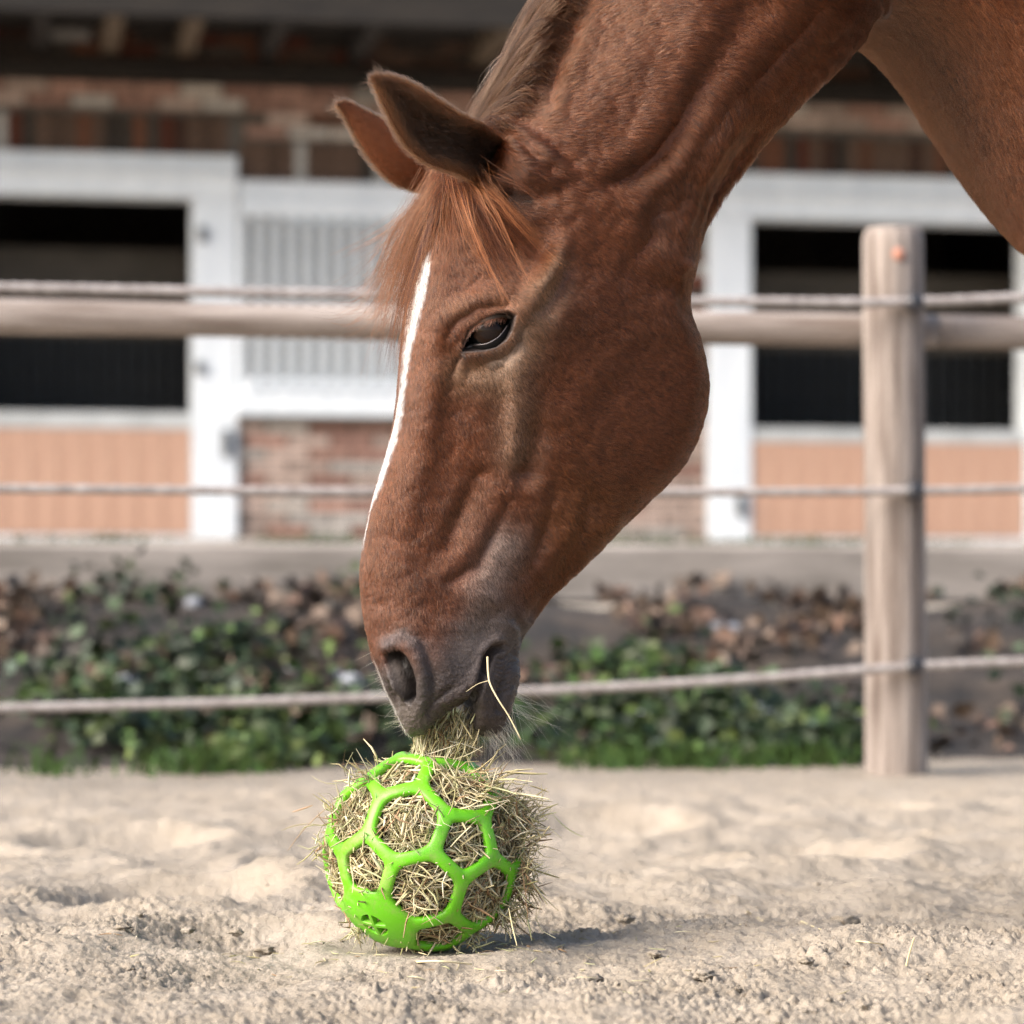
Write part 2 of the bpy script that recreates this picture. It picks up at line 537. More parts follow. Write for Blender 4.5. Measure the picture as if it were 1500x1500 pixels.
def build_bank_plants():
    r = np.random.default_rng(11)
    # green plants: clumps given by their picture place (px, py, radius in px, count)
    V, Fc, C = [], [], []
    off = 0
    clumps = []
    for k in range(150):
        s = r.uniform(-3.0, 3.2)
        t = r.beta(1.1, 1.7)
        clumps.append((s, t, r.uniform(0.05, 0.12), 1))
    for px, t, n in ((60, .1, 8), (160, .3, 9), (210, .45, 8), (300, .35, 9), (345, .55, 7), (400, .1, 8), (480, .25, 6), (880, .15, 9), (930, .3, 8),
                     (1010, .25, 9), (1080, .2, 9), (1150, .12, 9), (1200, .3, 8), (1240, .5, 9), (1230, .7, 6), (960, .45, 7), (1110, .1, 8), (1130, .75, 4)):
        c = CB + t * (CK - CB)
        s, _ = on_plane(px, 1000, c)
        for _ in range(n):
            clumps.append((s + r.normal() * 0.10, np.clip(t + r.normal() * 0.06, 0.0, 0.95), r.uniform(0.05, 0.10), 1))
    pos, size, cols = [], [], []
    greens = np.array([[0.014, 0.026, 0.007], [0.026, 0.046, 0.012], [0.065, 0.10, 0.026], [0.055, 0.075, 0.042], [0.008, 0.016, 0.006]])
    for (s, t, rad, _) in clumps:
        if t > 0.5 and r.random() < 0.65: continue
        if vnoise(np.array([[s * 1.7 + 3.3, t * 2.6]]), 77)[0] < -0.18: continue
        n = int(r.integers(26, 56))
        g = greens[r.integers(0, 5)]
        c = CB - 0.02 + t * (CK - CB)
        z = float(bank_z(np.array([s]), np.array([c]))[0])
        q = r.normal(size=(n, 3)) * np.array([rad, rad * 0.8, rad * 0.5])
        q[:, 2] = np.abs(q[:, 2]) + 0.01
        for a in q:
            pos.append(yard(s + a[0], c + a[1], z + a[2])); size.append(r.uniform(0.022, 0.055))
            cols.append(g * r.uniform(0.6, 1.5) * np.array([r.uniform(0.85, 1.25), 1, r.uniform(.8, 1.2)]))
    v, f, c = leaf_cloud(len(pos), np.array(pos), np.array(size), np.array(cols), seed=3)
    tag(mesh_obj('undergrowth', v, f, M_leaf, smooth=False, col=c), 'low green leafy undergrowth growing over the bank behind the fence', kind='stuff')
    # dead leaves, mostly on the upper half
    n = 6500
    s = r.uniform(-3.2, 3.4, n); t = np.clip(r.beta(2.2, 1.5, n), 0, 0.95)
    patch = vnoise(np.stack([s * 4, t * 5], 1), 44)
    keep = patch > -0.05
    s, t = s[keep], t[keep]
    c = CB + t * (CK - CB)
    z = bank_z(s, c)
    pos = s[:, None] * E1 + c[:, None] * E2 + (z + r.uniform(0.0, 0.05, len(s)))[:, None] * np.array([0, 0, 1.0])
    browns = np.array([[0.055, 0.036, 0.024], [0.10, 0.066, 0.045], [0.17, 0.122, 0.09], [0.02, 0.014, 0.01], [0.12, 0.07, 0.048]])
    cols = browns[r.integers(0, 5, len(s))] * r.uniform(0.7, 1.25, (len(s), 1))
    v, f, cc = leaf_cloud(len(s), pos, r.uniform(0.03, 0.075, len(s)), cols, tilt=1.3, seed=5)
    tag(mesh_obj('dead_leaves', v, f, M_leaf, smooth=False, col=cc), 'dry brown fallen leaves lying over the upper bank', kind='stuff')
    # foliage fringe at the foot of the bank and grass along the sleepers
    V, FF, CC = [], [], []
    k = 0
    def blade(p, h, lean, w, col):
        nonlocal k
        d = np.array([lean[0], lean[1], 1.0]); s_ = np.array([1.0, 0.2, 0]) * w
        a = p; b_ = p + d * h * 0.55; c_ = p + d * h + np.array([lean[0], lean[1], -0.2]) * h * 0.5
        V.extend([a - s_, a + s_, b_ + s_ * .7, b_ - s_ * .7, c_]); FF.extend([(k, k + 1, k + 2), (k, k + 2, k + 3), (k + 3, k + 2, k + 4)]); CC.extend([col] * 5)
        k += 5
    for px in (140, 160, 190, 430, 445, 470, 500, 520, 870, 900, 930, 1000, 1100, 1120, 1190, 1210, 1235, 1250, 1400, 40):
        s, _ = on_plane(px, 800, CK + 0.15)
        for _ in range(60):
            ss = s + r.normal() * 0.07; cc_ = CK + 0.12 + r.uniform(0, 0.35)
            blade(yard(ss, cc_, ZK1 - 0.03), r.uniform(0.03, 0.085), r.normal(size=2) * 0.4, 0.003, np.array([0.05, 0.075, 0.026]) * r.uniform(.6, 1.3))
    for px in (265, 285, 360, 890, 905, 1010, 1030, 1100, 1180, 1190, 80):
        s, _ = on_plane(px, 1120, CB - 0.05)
        for _ in range(30):
            ss = s + r.normal() * 0.05; cc_ = CB - 0.08 + r.normal() * 0.04
            blade(yard(ss, cc_, 0.0), r.uniform(0.03, 0.09), r.normal(size=2) * 0.5, 0.004, np.array([0.05, 0.095, 0.02]) * r.uniform(.6, 1.3))
    tag(mesh_obj('grass', np.array(V), np.array(FF), M_leaf, smooth=False, col=np.array(CC)), 'short grass tufts along the sleepers and the foot of the bank', kind='stuff')
    # pale stones among the leaves
    import bmesh
    bm = bmesh.new(); bmesh.ops.create_icosphere(bm, subdivisions=2, radius=1.0)
    bv = np.array([q.co[:] for q in bm.verts]); bf = np.array([[q.index for q in p_.verts] for p_ in bm.faces]); bm.free()
    V, FF, CC = [], [], []
    spots = [(1055, 915), (1075, 925), (880, 1000), (870, 1012), (285, 893), (420, 985), (495, 990), (520, 1000), (1120, 1045),
             (940, 1055), (1250, 1050), (960, 1090), (185, 1000), (840, 980), (420, 1060)]
    for i, (px, py) in enumerate(spots):
        t = np.interp(py, [850, 1110], [0.97, 0.02])
        c = CB + t * (CK - CB) - 0.05
        s, z = on_plane(px, py, c)
        rr = r.uniform(0.012, 0.032)
        q = bv * (1 + 0.25 * vnoise(bv * 1.3 + i * 5.1, 3)[:, None]) * np.array([1.2, 1, 0.8]) * rr
        zz = max(z, float(bank_z(np.array([s]), np.array([c]))[0]) + 0.01)
        V.append(q + yard(s, c, zz)); FF.append(bf + len(bv) * i); CC.append(np.tile(np.array([0.26, 0.27, 0.30]) * r.uniform(.7, 1.15), (len(bv), 1)))
    tag(mesh_obj('pale_stones', np.vstack(V), np.vstack(FF), M_stone, col=np.vstack(CC)), 'pale grey stones lying among the leaves of the bank', kind='stuff')


build_bank_plants()

# ---- paddock fence -------------------------------------------------------
fs, fz = on_plane(1313, 1128, CF)
fence = empty('paddock_fence', tuple(yard(fs, CF, 0.0)), ALPHA)
tag(fence, 'weathered wooden paddock fence post and rail strung with three white ropes', 'fence')


def FL(px, py, c=CF):
    s, z = on_plane(px, py, c)
    return s - fs, z


def post_mesh(r0, h, seed, lean=0.0):
    nr, nh = 40, 60
    V = []
    for j in range(nh + 1):
        z = -0.06 + (h + 0.06) * j / nh
        for i in range(nr):
            a = 2 * math.pi * i / nr
            V.append((a, z))
    V = np.array(V)
    p = np.stack([np.cos(V[:, 0]) * 2, np.sin(V[:, 0]) * 2, V[:, 1] * 1.2], 1)
    rad = r0 * (1 + 0.035 * fbm(p + seed * 7.7, 3, seed) + 0.02 * vnoise(np.stack([np.cos(V[:, 0]) * 7, np.sin(V[:, 0]) * 7, V[:, 1] * .6], 1), seed + 3))
    rad *= 1 - 0.10 * np.clip((V[:, 1] - (h - 0.012)) / 0.012, 0, 1) - 0.03 * (V[:, 1] / h)
    co = np.stack([np.cos(V[:, 0]) * rad + lean * V[:, 1], np.sin(V[:, 0]) * rad, V[:, 1]], 1)
    idx = np.arange((nh + 1) * nr).reshape(nh + 1, nr)
    f = np.stack([idx[:-1], np.roll(idx[:-1], -1, 1), np.roll(idx[1:], -1, 1), idx[1:]], -1).reshape(-1, 4)
    return co, [tuple(q) for q in f], [tuple(idx[-1])]


ptop = on_plane(1310, 335, CF)[1]
for i, (ds, seed) in enumerate(((0.0, 1), (-2.7, 2), (2.7, 3))):
    co, f, cap = post_mesh(0.0640, ptop, seed, -0.006)
    po = mesh_obj('post', co, f + cap, M_post, fence)
    po.data.materials.append(M_end)
    po.data.polygons[len(f)].material_index = 1
    po.data.polygons[len(f)].use_smooth = False
    po.location = (ds, 0, 0)

def sweep(pts, radii, nseg=12, closed_ends=True, sq=None):
    """tube along 3-D pts; radii scalar or list; sq = (a,b) elliptical factors in (side, up)"""
    pts = np.asarray(pts, float); n = len(pts)
    radii = np.broadcast_to(np.asarray(radii, float), (n,))
    T = np.gradient(pts, axis=0); T /= np.linalg.norm(T, axis=1)[:, None] + 1e-12
    up = np.array([0, 0, 1.0]) if abs(T[:, 2]).mean() < 0.9 else np.array([0, 1.0, 0])
    S = np.cross(T, up); S /= np.linalg.norm(S, axis=1)[:, None] + 1e-12
    U = np.cross(S, T)
    a = np.arange(nseg) / nseg * 2 * math.pi
    fa, fb = sq or (1, 1)
    V = pts[:, None] + radii[:, None, None] * (np.cos(a)[None, :, None] * fa * S[:, None] + np.sin(a)[None, :, None] * fb * U[:, None])
    idx = np.arange(n * nseg).reshape(n, nseg)
    f = np.stack([idx[:-1], np.roll(idx[:-1], -1, 1), np.roll(idx[1:], -1, 1), idx[1:]], -1).reshape(-1, 4)
    faces = [tuple(q) for q in f]
    if closed_ends:
        faces += [tuple(idx[0][::-1]), tuple(idx[-1])]
    return V.reshape(-1, 3), faces


# rail: a half-round bar behind the posts
CR = CF + 0.105
a0, z0 = FL(138, 466, CR); a1, z1 = FL(1262, 484, CR)
sl = (z1 - z0) / (a1 - a0)
xs = np.linspace(-2.75, 0.12, 80)
zc = z0 + (xs - a0) * sl
pts = np.stack([xs, np.full_like(xs, CR - CF), zc], 1)
rr = 0.036 * (1 + 0.05 * vnoise(np.stack([xs * 2.2, xs * 0], 1), 6))
v, f = sweep(pts, rr, 20, sq=(0.9, 1.0))
mesh_obj('rail', v, f, M_rail, fence)
xs2 = np.linspace(0.123, 2.8, 40)
v, f = sweep(np.stack([xs2, np.full_like(xs2, CR - CF), z0 + (0.12 - a0) * sl + (xs2 - .12) * sl], 1), 0.036, 20, sq=(0.9, 1.0))
mesh_obj('rail', v, f, M_rail, fence)
# ropes: twisted cords in front of the posts
def rope(pxs, rad, dc=-0.085):
    c = CF + dc
    P2 = [FL(x, y, c) for x, y in pxs]
    xs = np.array([p_[0] for p_ in P2]); zs = np.array([p_[1] for p_ in P2])
    q = np.linspace(-2.7, 2.7, 420)
    z = np.interp(q, xs, zs)
    lo = q < xs[0]; hi = q > xs[-1]
    z[lo] = zs[0] + (q[lo] - xs[0]) * (zs[1] - zs[0]) / (xs[1] - xs[0])
    z[hi] = zs[-1] + (q[hi] - xs[-1]) * (zs[-1] - zs[-2]) / (xs[-1] - xs[-2])
    k = np.ones(25) / 25; zp = np.pad(z, 12, mode='edge'); z = np.convolve(zp, k, 'valid')
    r_ = rad * (1 + 0.10 * np.sin(q * 190))
    v, f = sweep(np.stack([q, np.full_like(q, dc), z], 1), r_, 10)
    return mesh_obj('rope', v, f, M_rope, fence)

rope([(138, 424), (560, 432), (900, 440), (1320, 444), (1363, 442)], 0.0105)
rope([(138, 717), (700, 722), (1320, 720), (1363, 719)], 0.0095)
rope([(138, 1034), (380, 1028), (560, 1021), (860, 1009), (1140, 992), (1337, 975), (1363, 974)], 0.0095)
for (px, py) in ((1337, 444), (1337, 720), (1337, 975)):
    x, z = FL(px, py, CF - 0.075)
    v, f = sweep([(x, -0.062, z + .0), (x, -0.078, z), (x, -0.097, z), (x, -0.101, z)], [0.013, 0.020, 0.017, 0.010], 14)
    mesh_obj('insulator', v, f, M_insul, fence)
# ring of wear-paint on the post top
x, z = FL(1318, 372, CF - 0.068)
v, f = sweep([(x, -0.0625, z), (x, -0.0665, z)], [0.014, 0.012], 14)
M_red = simple_mat('red_fleck', (0.42, 0.16, 0.10), (0.46, 0.24, 0.17), 60, 0.8, 0.2)
mesh_obj('knot', v, f, M_red, fence)

# ---- stable --------------------------------------------------------------
st_o = yard(0, CW, ZT)
stable = empty('stable', tuple(st_o), ALPHA)
tag(stable, 'brick stable block with white framed half doors and a barred window under a dark roof', 'building')


def W(px, py):
    s, z = on_plane(px, py, CW)
    return s, z - ZT


S0, S1 = -5.2, 8.2
zsoff = W(750, 132)[1]
L_x0 = W(-175, 500)[0]          # left door, outer left
L_x1 = W(347, 500)[0]           # left door, outer right
L_xi = W(281, 500)[0]           # inner edge of its right jamb
L_xo = W(-110, 500)[0]
zL1 = W(240, 228)[1]; zLi = W(240, 291)[1]; zLs1 = W(240, 605)[1]; zLs0 = W(240, 629)[1]
Wn_x0 = W(350, 400)[0]; Wn_x1 = W(800, 400)[0]
zW1 = W(450, 268)[1]; zW0 = W(450, 611)[1]; zWb = W(450, 572)[1]; zWt = W(450, 320)[1]
R_x0 = W(1036, 500)[0]; R_xi = W(1098, 500)[0]; R_xo = W(1500, 500)[0]; R_x1 = W(1565, 500)[0]
zR1 = W(1200, 258)[1]; zRi = W(1200, 324)[1]; zRs1 = W(1200, 628)[1]; zRs0 = W(1200, 648)[1]
zTop = zsoff + 0.25

wall = mesh_obj('wall', [(0, 0, 0)], [], None, stable)
wv, wf = [], []
def add_wall(x0, x1, z0, z1, y0=0.02, y1=0.24):
    global wv, wf
    k = len(wv)
    v, f = box_mesh(x1 - x0, y1 - y0, z1 - z0)
    wv += [((a + (x0 + x1) / 2), b_ + (y0 + y1) / 2, c + (z0 + z1) / 2) for a, b_, c in v]
    wf += [tuple(i + k for i in q) for q in f]
zBase = -0.15
add_wall(S0, L_x0, zBase, zTop); add_wall(L_x0, L_x1, zL1, zTop)
add_wall(L_x1, Wn_x0, zBase, zTop); add_wall(Wn_x0, Wn_x1, zW1, zTop); add_wall(Wn_x0, Wn_x1, zBase, zW0)
add_wall(Wn_x1, R_x0, zBase, zTop); add_wall(R_x0, R_x1, zR1, zTop); add_wall(R_x1, S1, zBase, zTop)
bpy.data.objects.remove(wall)
wall = mesh_obj('wall', wv, wf, M_mortar, stable, smooth=False)

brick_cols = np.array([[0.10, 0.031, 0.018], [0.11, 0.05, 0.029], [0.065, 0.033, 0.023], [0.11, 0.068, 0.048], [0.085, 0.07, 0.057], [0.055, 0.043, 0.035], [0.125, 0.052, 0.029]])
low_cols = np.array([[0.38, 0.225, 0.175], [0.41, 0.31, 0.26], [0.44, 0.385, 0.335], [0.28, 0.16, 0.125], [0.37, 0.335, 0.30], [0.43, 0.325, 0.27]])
bricks_made = 0
brick_cache = {}
rest_v, rest_f, rest_c = [], [], []


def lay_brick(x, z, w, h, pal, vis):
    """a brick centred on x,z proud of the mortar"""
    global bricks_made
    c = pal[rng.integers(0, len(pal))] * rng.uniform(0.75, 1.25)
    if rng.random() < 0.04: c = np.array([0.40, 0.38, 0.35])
    pr = rng.uniform(-0.003, 0.004)
    if vis and bricks_made < 300:
        key = (round(w, 3), round(h, 3), int(rng.integers(0, 26)))
        if key not in brick_cache:
            v, f = box_mesh(w, 0.05, h, 0.006)
            o = mesh_obj('brick', v, f, M_brick, wall, smooth=False, col=np.tile(c, (len(v), 1)))
            brick_cache[key] = o
        else:
            o = brick_cache[key].copy(); COL.objects.link(o); o.parent = wall
        o.location = (x, 0.02 - 0.012 + pr + 0.012, z)
        bricks_made += 1
    else:
        k = len(rest_v)
        v, f = box_mesh(w, 0.05, h, 0.006)
        rest_v.extend([(a + x, b_ + 0.02 + pr, c_ + z) for a, b_, c_ in v]); rest_f.extend([tuple(i + k for i in q) for q in f]); rest_c.extend([c] * len(v))


def in_open(x, z, hw, hh):
    for (x0, x1, z0, z1) in ((L_x0, L_x1, -1, zL1), (Wn_x0, Wn_x1, zW0, zW1), (R_x0, R_x1, -1, zR1)):
        if x + hw > x0 and x - hw < x1 and z + hh > z0 and z - hh < z1: return (x0, x1)
    return None


VX0, VX1 = W(-30, 300)[0], W(1530, 300)[0]
soldiers = [(L_x0, L_x1, zL1), (Wn_x0, Wn_x1, zW1), (R_x0, R_x1, zR1)]
def in_soldier(x, z):
    return any(x0 < x < x1 and z0 < z < z0 + 0.245 for x0, x1, z0 in soldiers)
queue = []
for x0, x1, z0 in soldiers:
    x = x0 + 0.045
    while x < x1 - 0.03:
        queue.append((x, z0 + 0.122, 0.066, 0.225, brick_cols, VX0 < x < VX1)); x += 0.0785
zrow, row = zBase + 0.04, 0
while zrow < zTop:
    x = S0 + (0.125 if row % 2 else 0.0)
    while x < S1:
        xa, xb = x - 0.118, x + 0.118
        segs = [(xa, xb)]
        for (x0, x1, z0, z1) in ((L_x0, L_x1, -1, zL1 + 0.245), (Wn_x0, Wn_x1, zW0, zW1 + 0.245), (R_x0, R_x1, -1, zR1 + 0.245)):
            if z0 - 0.034 < zrow < z1 + 0.034:
                ns = []
                for (p0, p1) in segs:
                    if p1 <= x0 or p0 >= x1: ns.append((p0, p1))
                    else:
                        if p0 < x0 - 0.03: ns.append((p0, x0 - 0.004))
                        if p1 > x1 + 0.03: ns.append((x1 + 0.004, p1))
                segs = ns
        for p0, p1 in segs:
            if p1 - p0 > 0.04:
                xm = (p0 + p1) / 2
                up = zrow > zW0
                vis = VX0 < xm < VX1 and zrow < zsoff and not (W(800, 0)[0] < xm < W(1010, 0)[0])
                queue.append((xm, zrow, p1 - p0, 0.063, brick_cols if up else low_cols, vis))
        x += 0.25
    zrow += 0.075; row += 1
queue.sort(key=lambda q: not q[5])
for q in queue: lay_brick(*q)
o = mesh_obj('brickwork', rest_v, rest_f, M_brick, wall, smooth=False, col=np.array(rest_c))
o['kind'] = 'stuff'


def door(x0, x1, xi0, xi1, z1, zi, zs1, zs0, right_latch, hinge_side):
    d = box('door_frame', x0, x1, -0.055, 0.16, zi, z1, M_white, stable)          # lintel: the frame's own mesh
    def sub(name, *a, mat=M_white, bev=0.006):
        o = box(name, *a, mat, None, bev); o.parent = d
        o.location = Vector(o.location) - d.location
        return o
    sub('drip_board', x0 + 0.02, x1 - 0.02, -0.085, -0.0555, zi + 0.13, zi + 0.16)
    sub('jamb', x0, xi0, -0.05, 0.16, zBase, zi - 0.002)
    sub('jamb', xi1, x1, -0.05, 0.16, zBase, zi - 0.002)
    leaf = box('half_door', xi0 + 0.004, xi1 - 0.004, -0.02, 0.05, zBase + 0.17, zs0 - 0.002, M_larch, stable, 0.004)
    def sub2(name, *a, mat=M_white):
        o = box(name, *a, mat, None, 0.005); o.parent = leaf
        o.location = Vector(o.location) - leaf.location
        return o
    sub2('top_rail', xi0 + 0.004, xi1 - 0.004, -0.035, 0.06, zs0, zs1, mat=M_zinc)
    sub2('bottom_rail', xi0 + 0.004, xi1 - 0.004, -0.03, 0.055, zBase + 0.10, zBase + 0.168)
    n = max(4, int((xi1 - xi0) / 0.14))
    for i in range(n):
        a = xi0 + 0.006 + (xi1 - xi0 - 0.012) * i / n; b_ = xi0 + 0.006 + (xi1 - xi0 - 0.012) * (i + 1) / n
        sub2('plank', a + 0.003, b_ - 0.003, -0.034, -0.0205, zBase + 0.172, zs0 - 0.004, mat=M_larch)
    return d, leaf


dL, leafL = door(L_x0, L_x1, L_xo, L_xi, zL1, zLi, zLs1, zLs0, True, 0)
dR, leafR = door(R_x0, R_x1, R_xi, R_xo, zR1, zRi, zRs1, zRs0, False, 1)
def hardware(name, px, py, w, h, parent=stable, y=-0.052):
    x, z = W(px, py)
    return box(name, x - w / 2, x + w / 2, y - 0.03, y, z - h / 2, z + h / 2, M_latch, parent, 0.008)
hardware('latch', 1081, 742, 0.05, 0.13); hardware('hinge', 296, 345, 0.045, 0.09); hardware('hinge', 331, 650, 0.05, 0.16); hardware('hinge', 292, 540, 0.05, 0.07)

# barred window between the doors
wf_ = box('barred_window', Wn_x0, Wn_x1, -0.06, 0.10, zWt + 0.10, zW1, M_white, stable)
def subw(name, *a, mat=M_white, bev=0.005):
    o = box(name, *a, mat, None, bev); o.parent = wf_
    o.location = Vector(o.location) - wf_.location
    return o
subw('cross_bar', Wn_x0, Wn_x1, -0.075, 0.05, zWt, zWt + 0.098)
subw('sill', Wn_x0 - 0.02, Wn_x1 + 0.02, -0.12, 0.12, zW0, zWb - 0.02)
nb = 19
pitch = (Wn_x1 - Wn_x0) / nb
for i in range(nb + 1):
    x = Wn_x0 + 0.022 + (Wn_x1 - Wn_x0 - 0.044) * i / nb
    subw('bar', x - 0.022, x + 0.022, -0.055, -0.015, zWb - 0.018, zWt - 0.002, mat=M_white, bev=0.008)
    if i < nb: subw('collar', x + pitch * .5 - 0.026, x + pitch * .5 + 0.026, -0.125, -0.030, zWb - 0.016, zWb + 0.055, mat=M_white)
subw('shutter', Wn_x0 + 0.01, Wn_x1 - 0.01, 0.06, 0.09, zWb - 0.015, zWt - 0.004, mat=M_shut)

# stalls behind the openings
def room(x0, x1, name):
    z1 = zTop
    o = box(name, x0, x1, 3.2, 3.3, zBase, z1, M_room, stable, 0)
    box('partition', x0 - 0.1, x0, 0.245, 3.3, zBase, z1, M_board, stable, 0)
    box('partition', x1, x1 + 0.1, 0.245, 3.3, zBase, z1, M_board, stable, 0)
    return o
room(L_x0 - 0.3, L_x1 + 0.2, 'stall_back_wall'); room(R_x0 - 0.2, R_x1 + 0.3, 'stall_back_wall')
# board screens inside, with upright bars below
M_scr = simple_mat('screen_boards', (0.05, 0.042, 0.032), (0.085, 0.07, 0.055), 3, 0.9, 0.1, stretch=(1, 1, 6))
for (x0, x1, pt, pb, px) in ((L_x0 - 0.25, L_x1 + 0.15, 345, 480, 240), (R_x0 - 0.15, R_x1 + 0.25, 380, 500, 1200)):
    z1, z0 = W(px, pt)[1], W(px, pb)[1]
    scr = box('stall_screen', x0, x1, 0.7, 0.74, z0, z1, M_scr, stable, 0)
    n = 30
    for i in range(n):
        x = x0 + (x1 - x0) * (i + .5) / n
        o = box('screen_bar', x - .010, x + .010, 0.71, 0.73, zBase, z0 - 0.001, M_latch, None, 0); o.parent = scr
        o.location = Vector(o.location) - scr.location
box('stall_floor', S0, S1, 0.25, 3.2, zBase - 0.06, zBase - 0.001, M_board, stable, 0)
# roof: deep boarded overhang
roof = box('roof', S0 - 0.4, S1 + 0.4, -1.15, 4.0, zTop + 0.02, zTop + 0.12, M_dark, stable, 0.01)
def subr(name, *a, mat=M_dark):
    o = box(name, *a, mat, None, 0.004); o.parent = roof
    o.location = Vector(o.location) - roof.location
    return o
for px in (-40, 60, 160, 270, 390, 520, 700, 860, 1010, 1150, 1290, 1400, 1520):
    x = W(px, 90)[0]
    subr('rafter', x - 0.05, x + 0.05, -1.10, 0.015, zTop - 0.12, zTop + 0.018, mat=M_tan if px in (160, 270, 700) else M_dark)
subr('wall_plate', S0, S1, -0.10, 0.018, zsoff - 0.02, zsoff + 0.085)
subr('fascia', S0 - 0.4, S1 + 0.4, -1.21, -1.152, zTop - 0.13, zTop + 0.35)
# ================================================================== HORSE
PSI = math.radians(12.0)
cp, sp = math.cos(PSI), math.sin(PSI)
PIV = np.array([(780 - 750) / F * D, D, 0.0])
EA = np.array([cp, sp, 0.0])            # along the horse, towards its tail
EW = np.array([sp, -cp, 0.0])           # to its left, towards the camera
EZ = np.array([0, 0, 1.0])


def to_world(a, z, w):
    return PIV + np.asarray(a)[..., None] * EA + np.asarray(w)[..., None] * EW + np.asarray(z)[..., None] * EZ


def project(p):
    return np.stack([750 + p[..., 0] / p[..., 1] * F, HOR - (p[..., 2] - H) / p[..., 1] * F], -1)


TK = np.array([0, .15, .35, .55, .75, .9, 1.0])
# front point, back point, half widths in cm at TK, roundness of the front and back rims
ST = [
    ((590, 1066), (745, 1060), [2.4, 3.4, 3.8, 3.6, 3.2, 2.6, 2.2], .30, .30),
    ((566, 1015), (761, 990), [3.2, 4.7, 5.4, 5.0, 4.0, 3.3, 2.6], .28, .25),
    ((545, 955), (762, 950), [3.3, 4.9, 5.5, 5.0, 4.1, 3.2, 2.5], .26, .22),
    ((531, 890), (793, 893), [3.5, 4.7, 5.1, 5.0, 4.2, 3.2, 2.4], .24, .18),
    ((529, 830), (848, 834), [3.7, 4.5, 4.8, 5.1, 4.5, 3.4, 2.5], .20, .16),
    ((538, 770), (902, 782), [3.9, 4.6, 4.9, 5.5, 5.1, 4.2, 3.0], .16, .14),
    ((550, 720), (940, 746), [4.2, 4.9, 5.5, 6.2, 5.6, 4.4, 3.0], .14, .13),
    ((566, 668), (1000, 680), [4.6, 5.4, 6.4, 7.1, 6.3, 5.0, 3.4], .12, .12),
    ((579, 610), (1034, 605), [5.4, 6.4, 7.8, 8.0, 7.0, 5.6, 3.8], .10, .12),
    ((584, 545), (1037, 548), [6.2, 7.7, 9.2, 8.7, 7.5, 5.9, 4.0], .09, .12),
    ((589, 485), (1026, 495), [7.0, 8.9, 10.2, 9.1, 7.7, 6.1, 4.2], .09, .12),
    ((598, 420), (1011, 445), [7.0, 8.7, 9.8, 9.0, 7.8, 6.4, 4.6], .09, .12),
    ((615, 350), (1018, 398), [6.0, 7.4, 8.4, 8.5, 8.0, 6.8, 5.0], .12, .13),
    ((638, 290), (1030, 345), [5.0, 6.3, 7.6, 8.1, 7.6, 6.2, 4.6], .18, .16),
    ((668, 238), (1056, 288), [4.2, 5.7, 7.3, 7.9, 7.3, 5.8, 4.2], .24, .20),
    ((702, 190), (1095, 234), [3.6, 5.4, 7.4, 8.1, 7.4, 5.8, 4.2], .30, .24),
    ((733, 140), (1135, 184), [3.2, 5.3, 7.6, 8.4, 7.8, 6.0, 4.4], .34, .26),
    ((757, 98), (1180, 133), [3.0, 5.3, 7.8, 8.8, 8.2, 6.4, 4.6], .36, .28),
    ((783, 50), (1232, 80), [3.0, 5.5, 8.2, 9.4, 8.8, 6.8, 4.8], .38, .30),
    ((812, 0), (1266, 40), [3.0, 5.8, 8.8, 10.2, 9.8, 7.6, 5.2], .40, .30),
    ((850, -70), (1284, 14), [3.2, 6.6, 10, 12, 12, 9.5, 7.0], .42, .28),
    ((900, -170), (1306, 2), [3.4, 7.6, 12, 15, 16, 13, 9], .42, .28),
    ((980, -320), (1352, 30), [3.8, 8.6, 14, 18, 20, 17, 12], .42, .30),
    ((1090, -500), (1405, 95), [4.5, 10, 16, 21, 23, 20, 13], .42, .32),
    ((1230, -660), (1475, 220), [5.5, 12, 19, 24, 25, 20, 13], .42, .34),
    ((1400, -760), (1570, 390), [7, 14, 23, 27, 27, 21, 13], .42, .36),
    ((1650, -800), (1760, 440), [9, 18, 27, 30, 29, 22, 13], .42, .38),
    ((2000, -740), (2050, 450), [10, 22, 31, 34, 31, 23, 13], .42, .40),
    ((2400, -760), (2430, 390), [11, 23, 31, 33, 30, 21, 12], .42, .40),
    ((2800, -800), (2780, 230), [11, 22, 29, 30, 26, 18, 10], .42, .40),
    ((3080, -730), (3030, 60), [9, 18, 24, 25, 21, 15, 9], .42, .40),
    ((3230, -580), (3200, -140), [6, 12, 16, 16, 14, 10, 6], .42, .40),
    ((3285, -430), (3280, -330), [2, 4, 5, 5, 5, 4, 2], .42, .40),
]
A_k = np.array([s[0] for s in ST], float); B_k = np.array([s[1] for s in ST], float)
step = 0.5 * (np.linalg.norm(np.diff(A_k, axis=0), axis=1) + np.linalg.norm(np.diff(B_k, axis=0), axis=1))
S_k = np.concatenate([[0], np.cumsum(step)])
n_vis = 20
s_close = np.concatenate([S_k[0] + 70 * (np.linspace(0, 1, 56)[:-1]) ** 1.6, np.arange(S_k[0] + 70, S_k[n_vis], 2.1)])
s_far = np.linspace(S_k[n_vis], S_k[-1], 90)
s_all = np.concatenate([s_close, s_far])
NS = len(s_all)
A_px = catmull(S_k, A_k, s_all); B_px = catmull(S_k, B_k, s_all)
prof_k = np.array([s[2] for s in ST], float) / 100.0
PROF = catmull(S_k, prof_k, s_all)
R0 = catmull(S_k, [s[3] for s in ST], s_all)[:, 0]; R1 = catmull(S_k, [s[4] for s in ST], s_all)[:, 0]
NH = 220
phi = np.linspace(0, 1, NH)
tt = 0.5 * phi + 0.5 * (1 - np.cos(phi * math.pi)) / 2
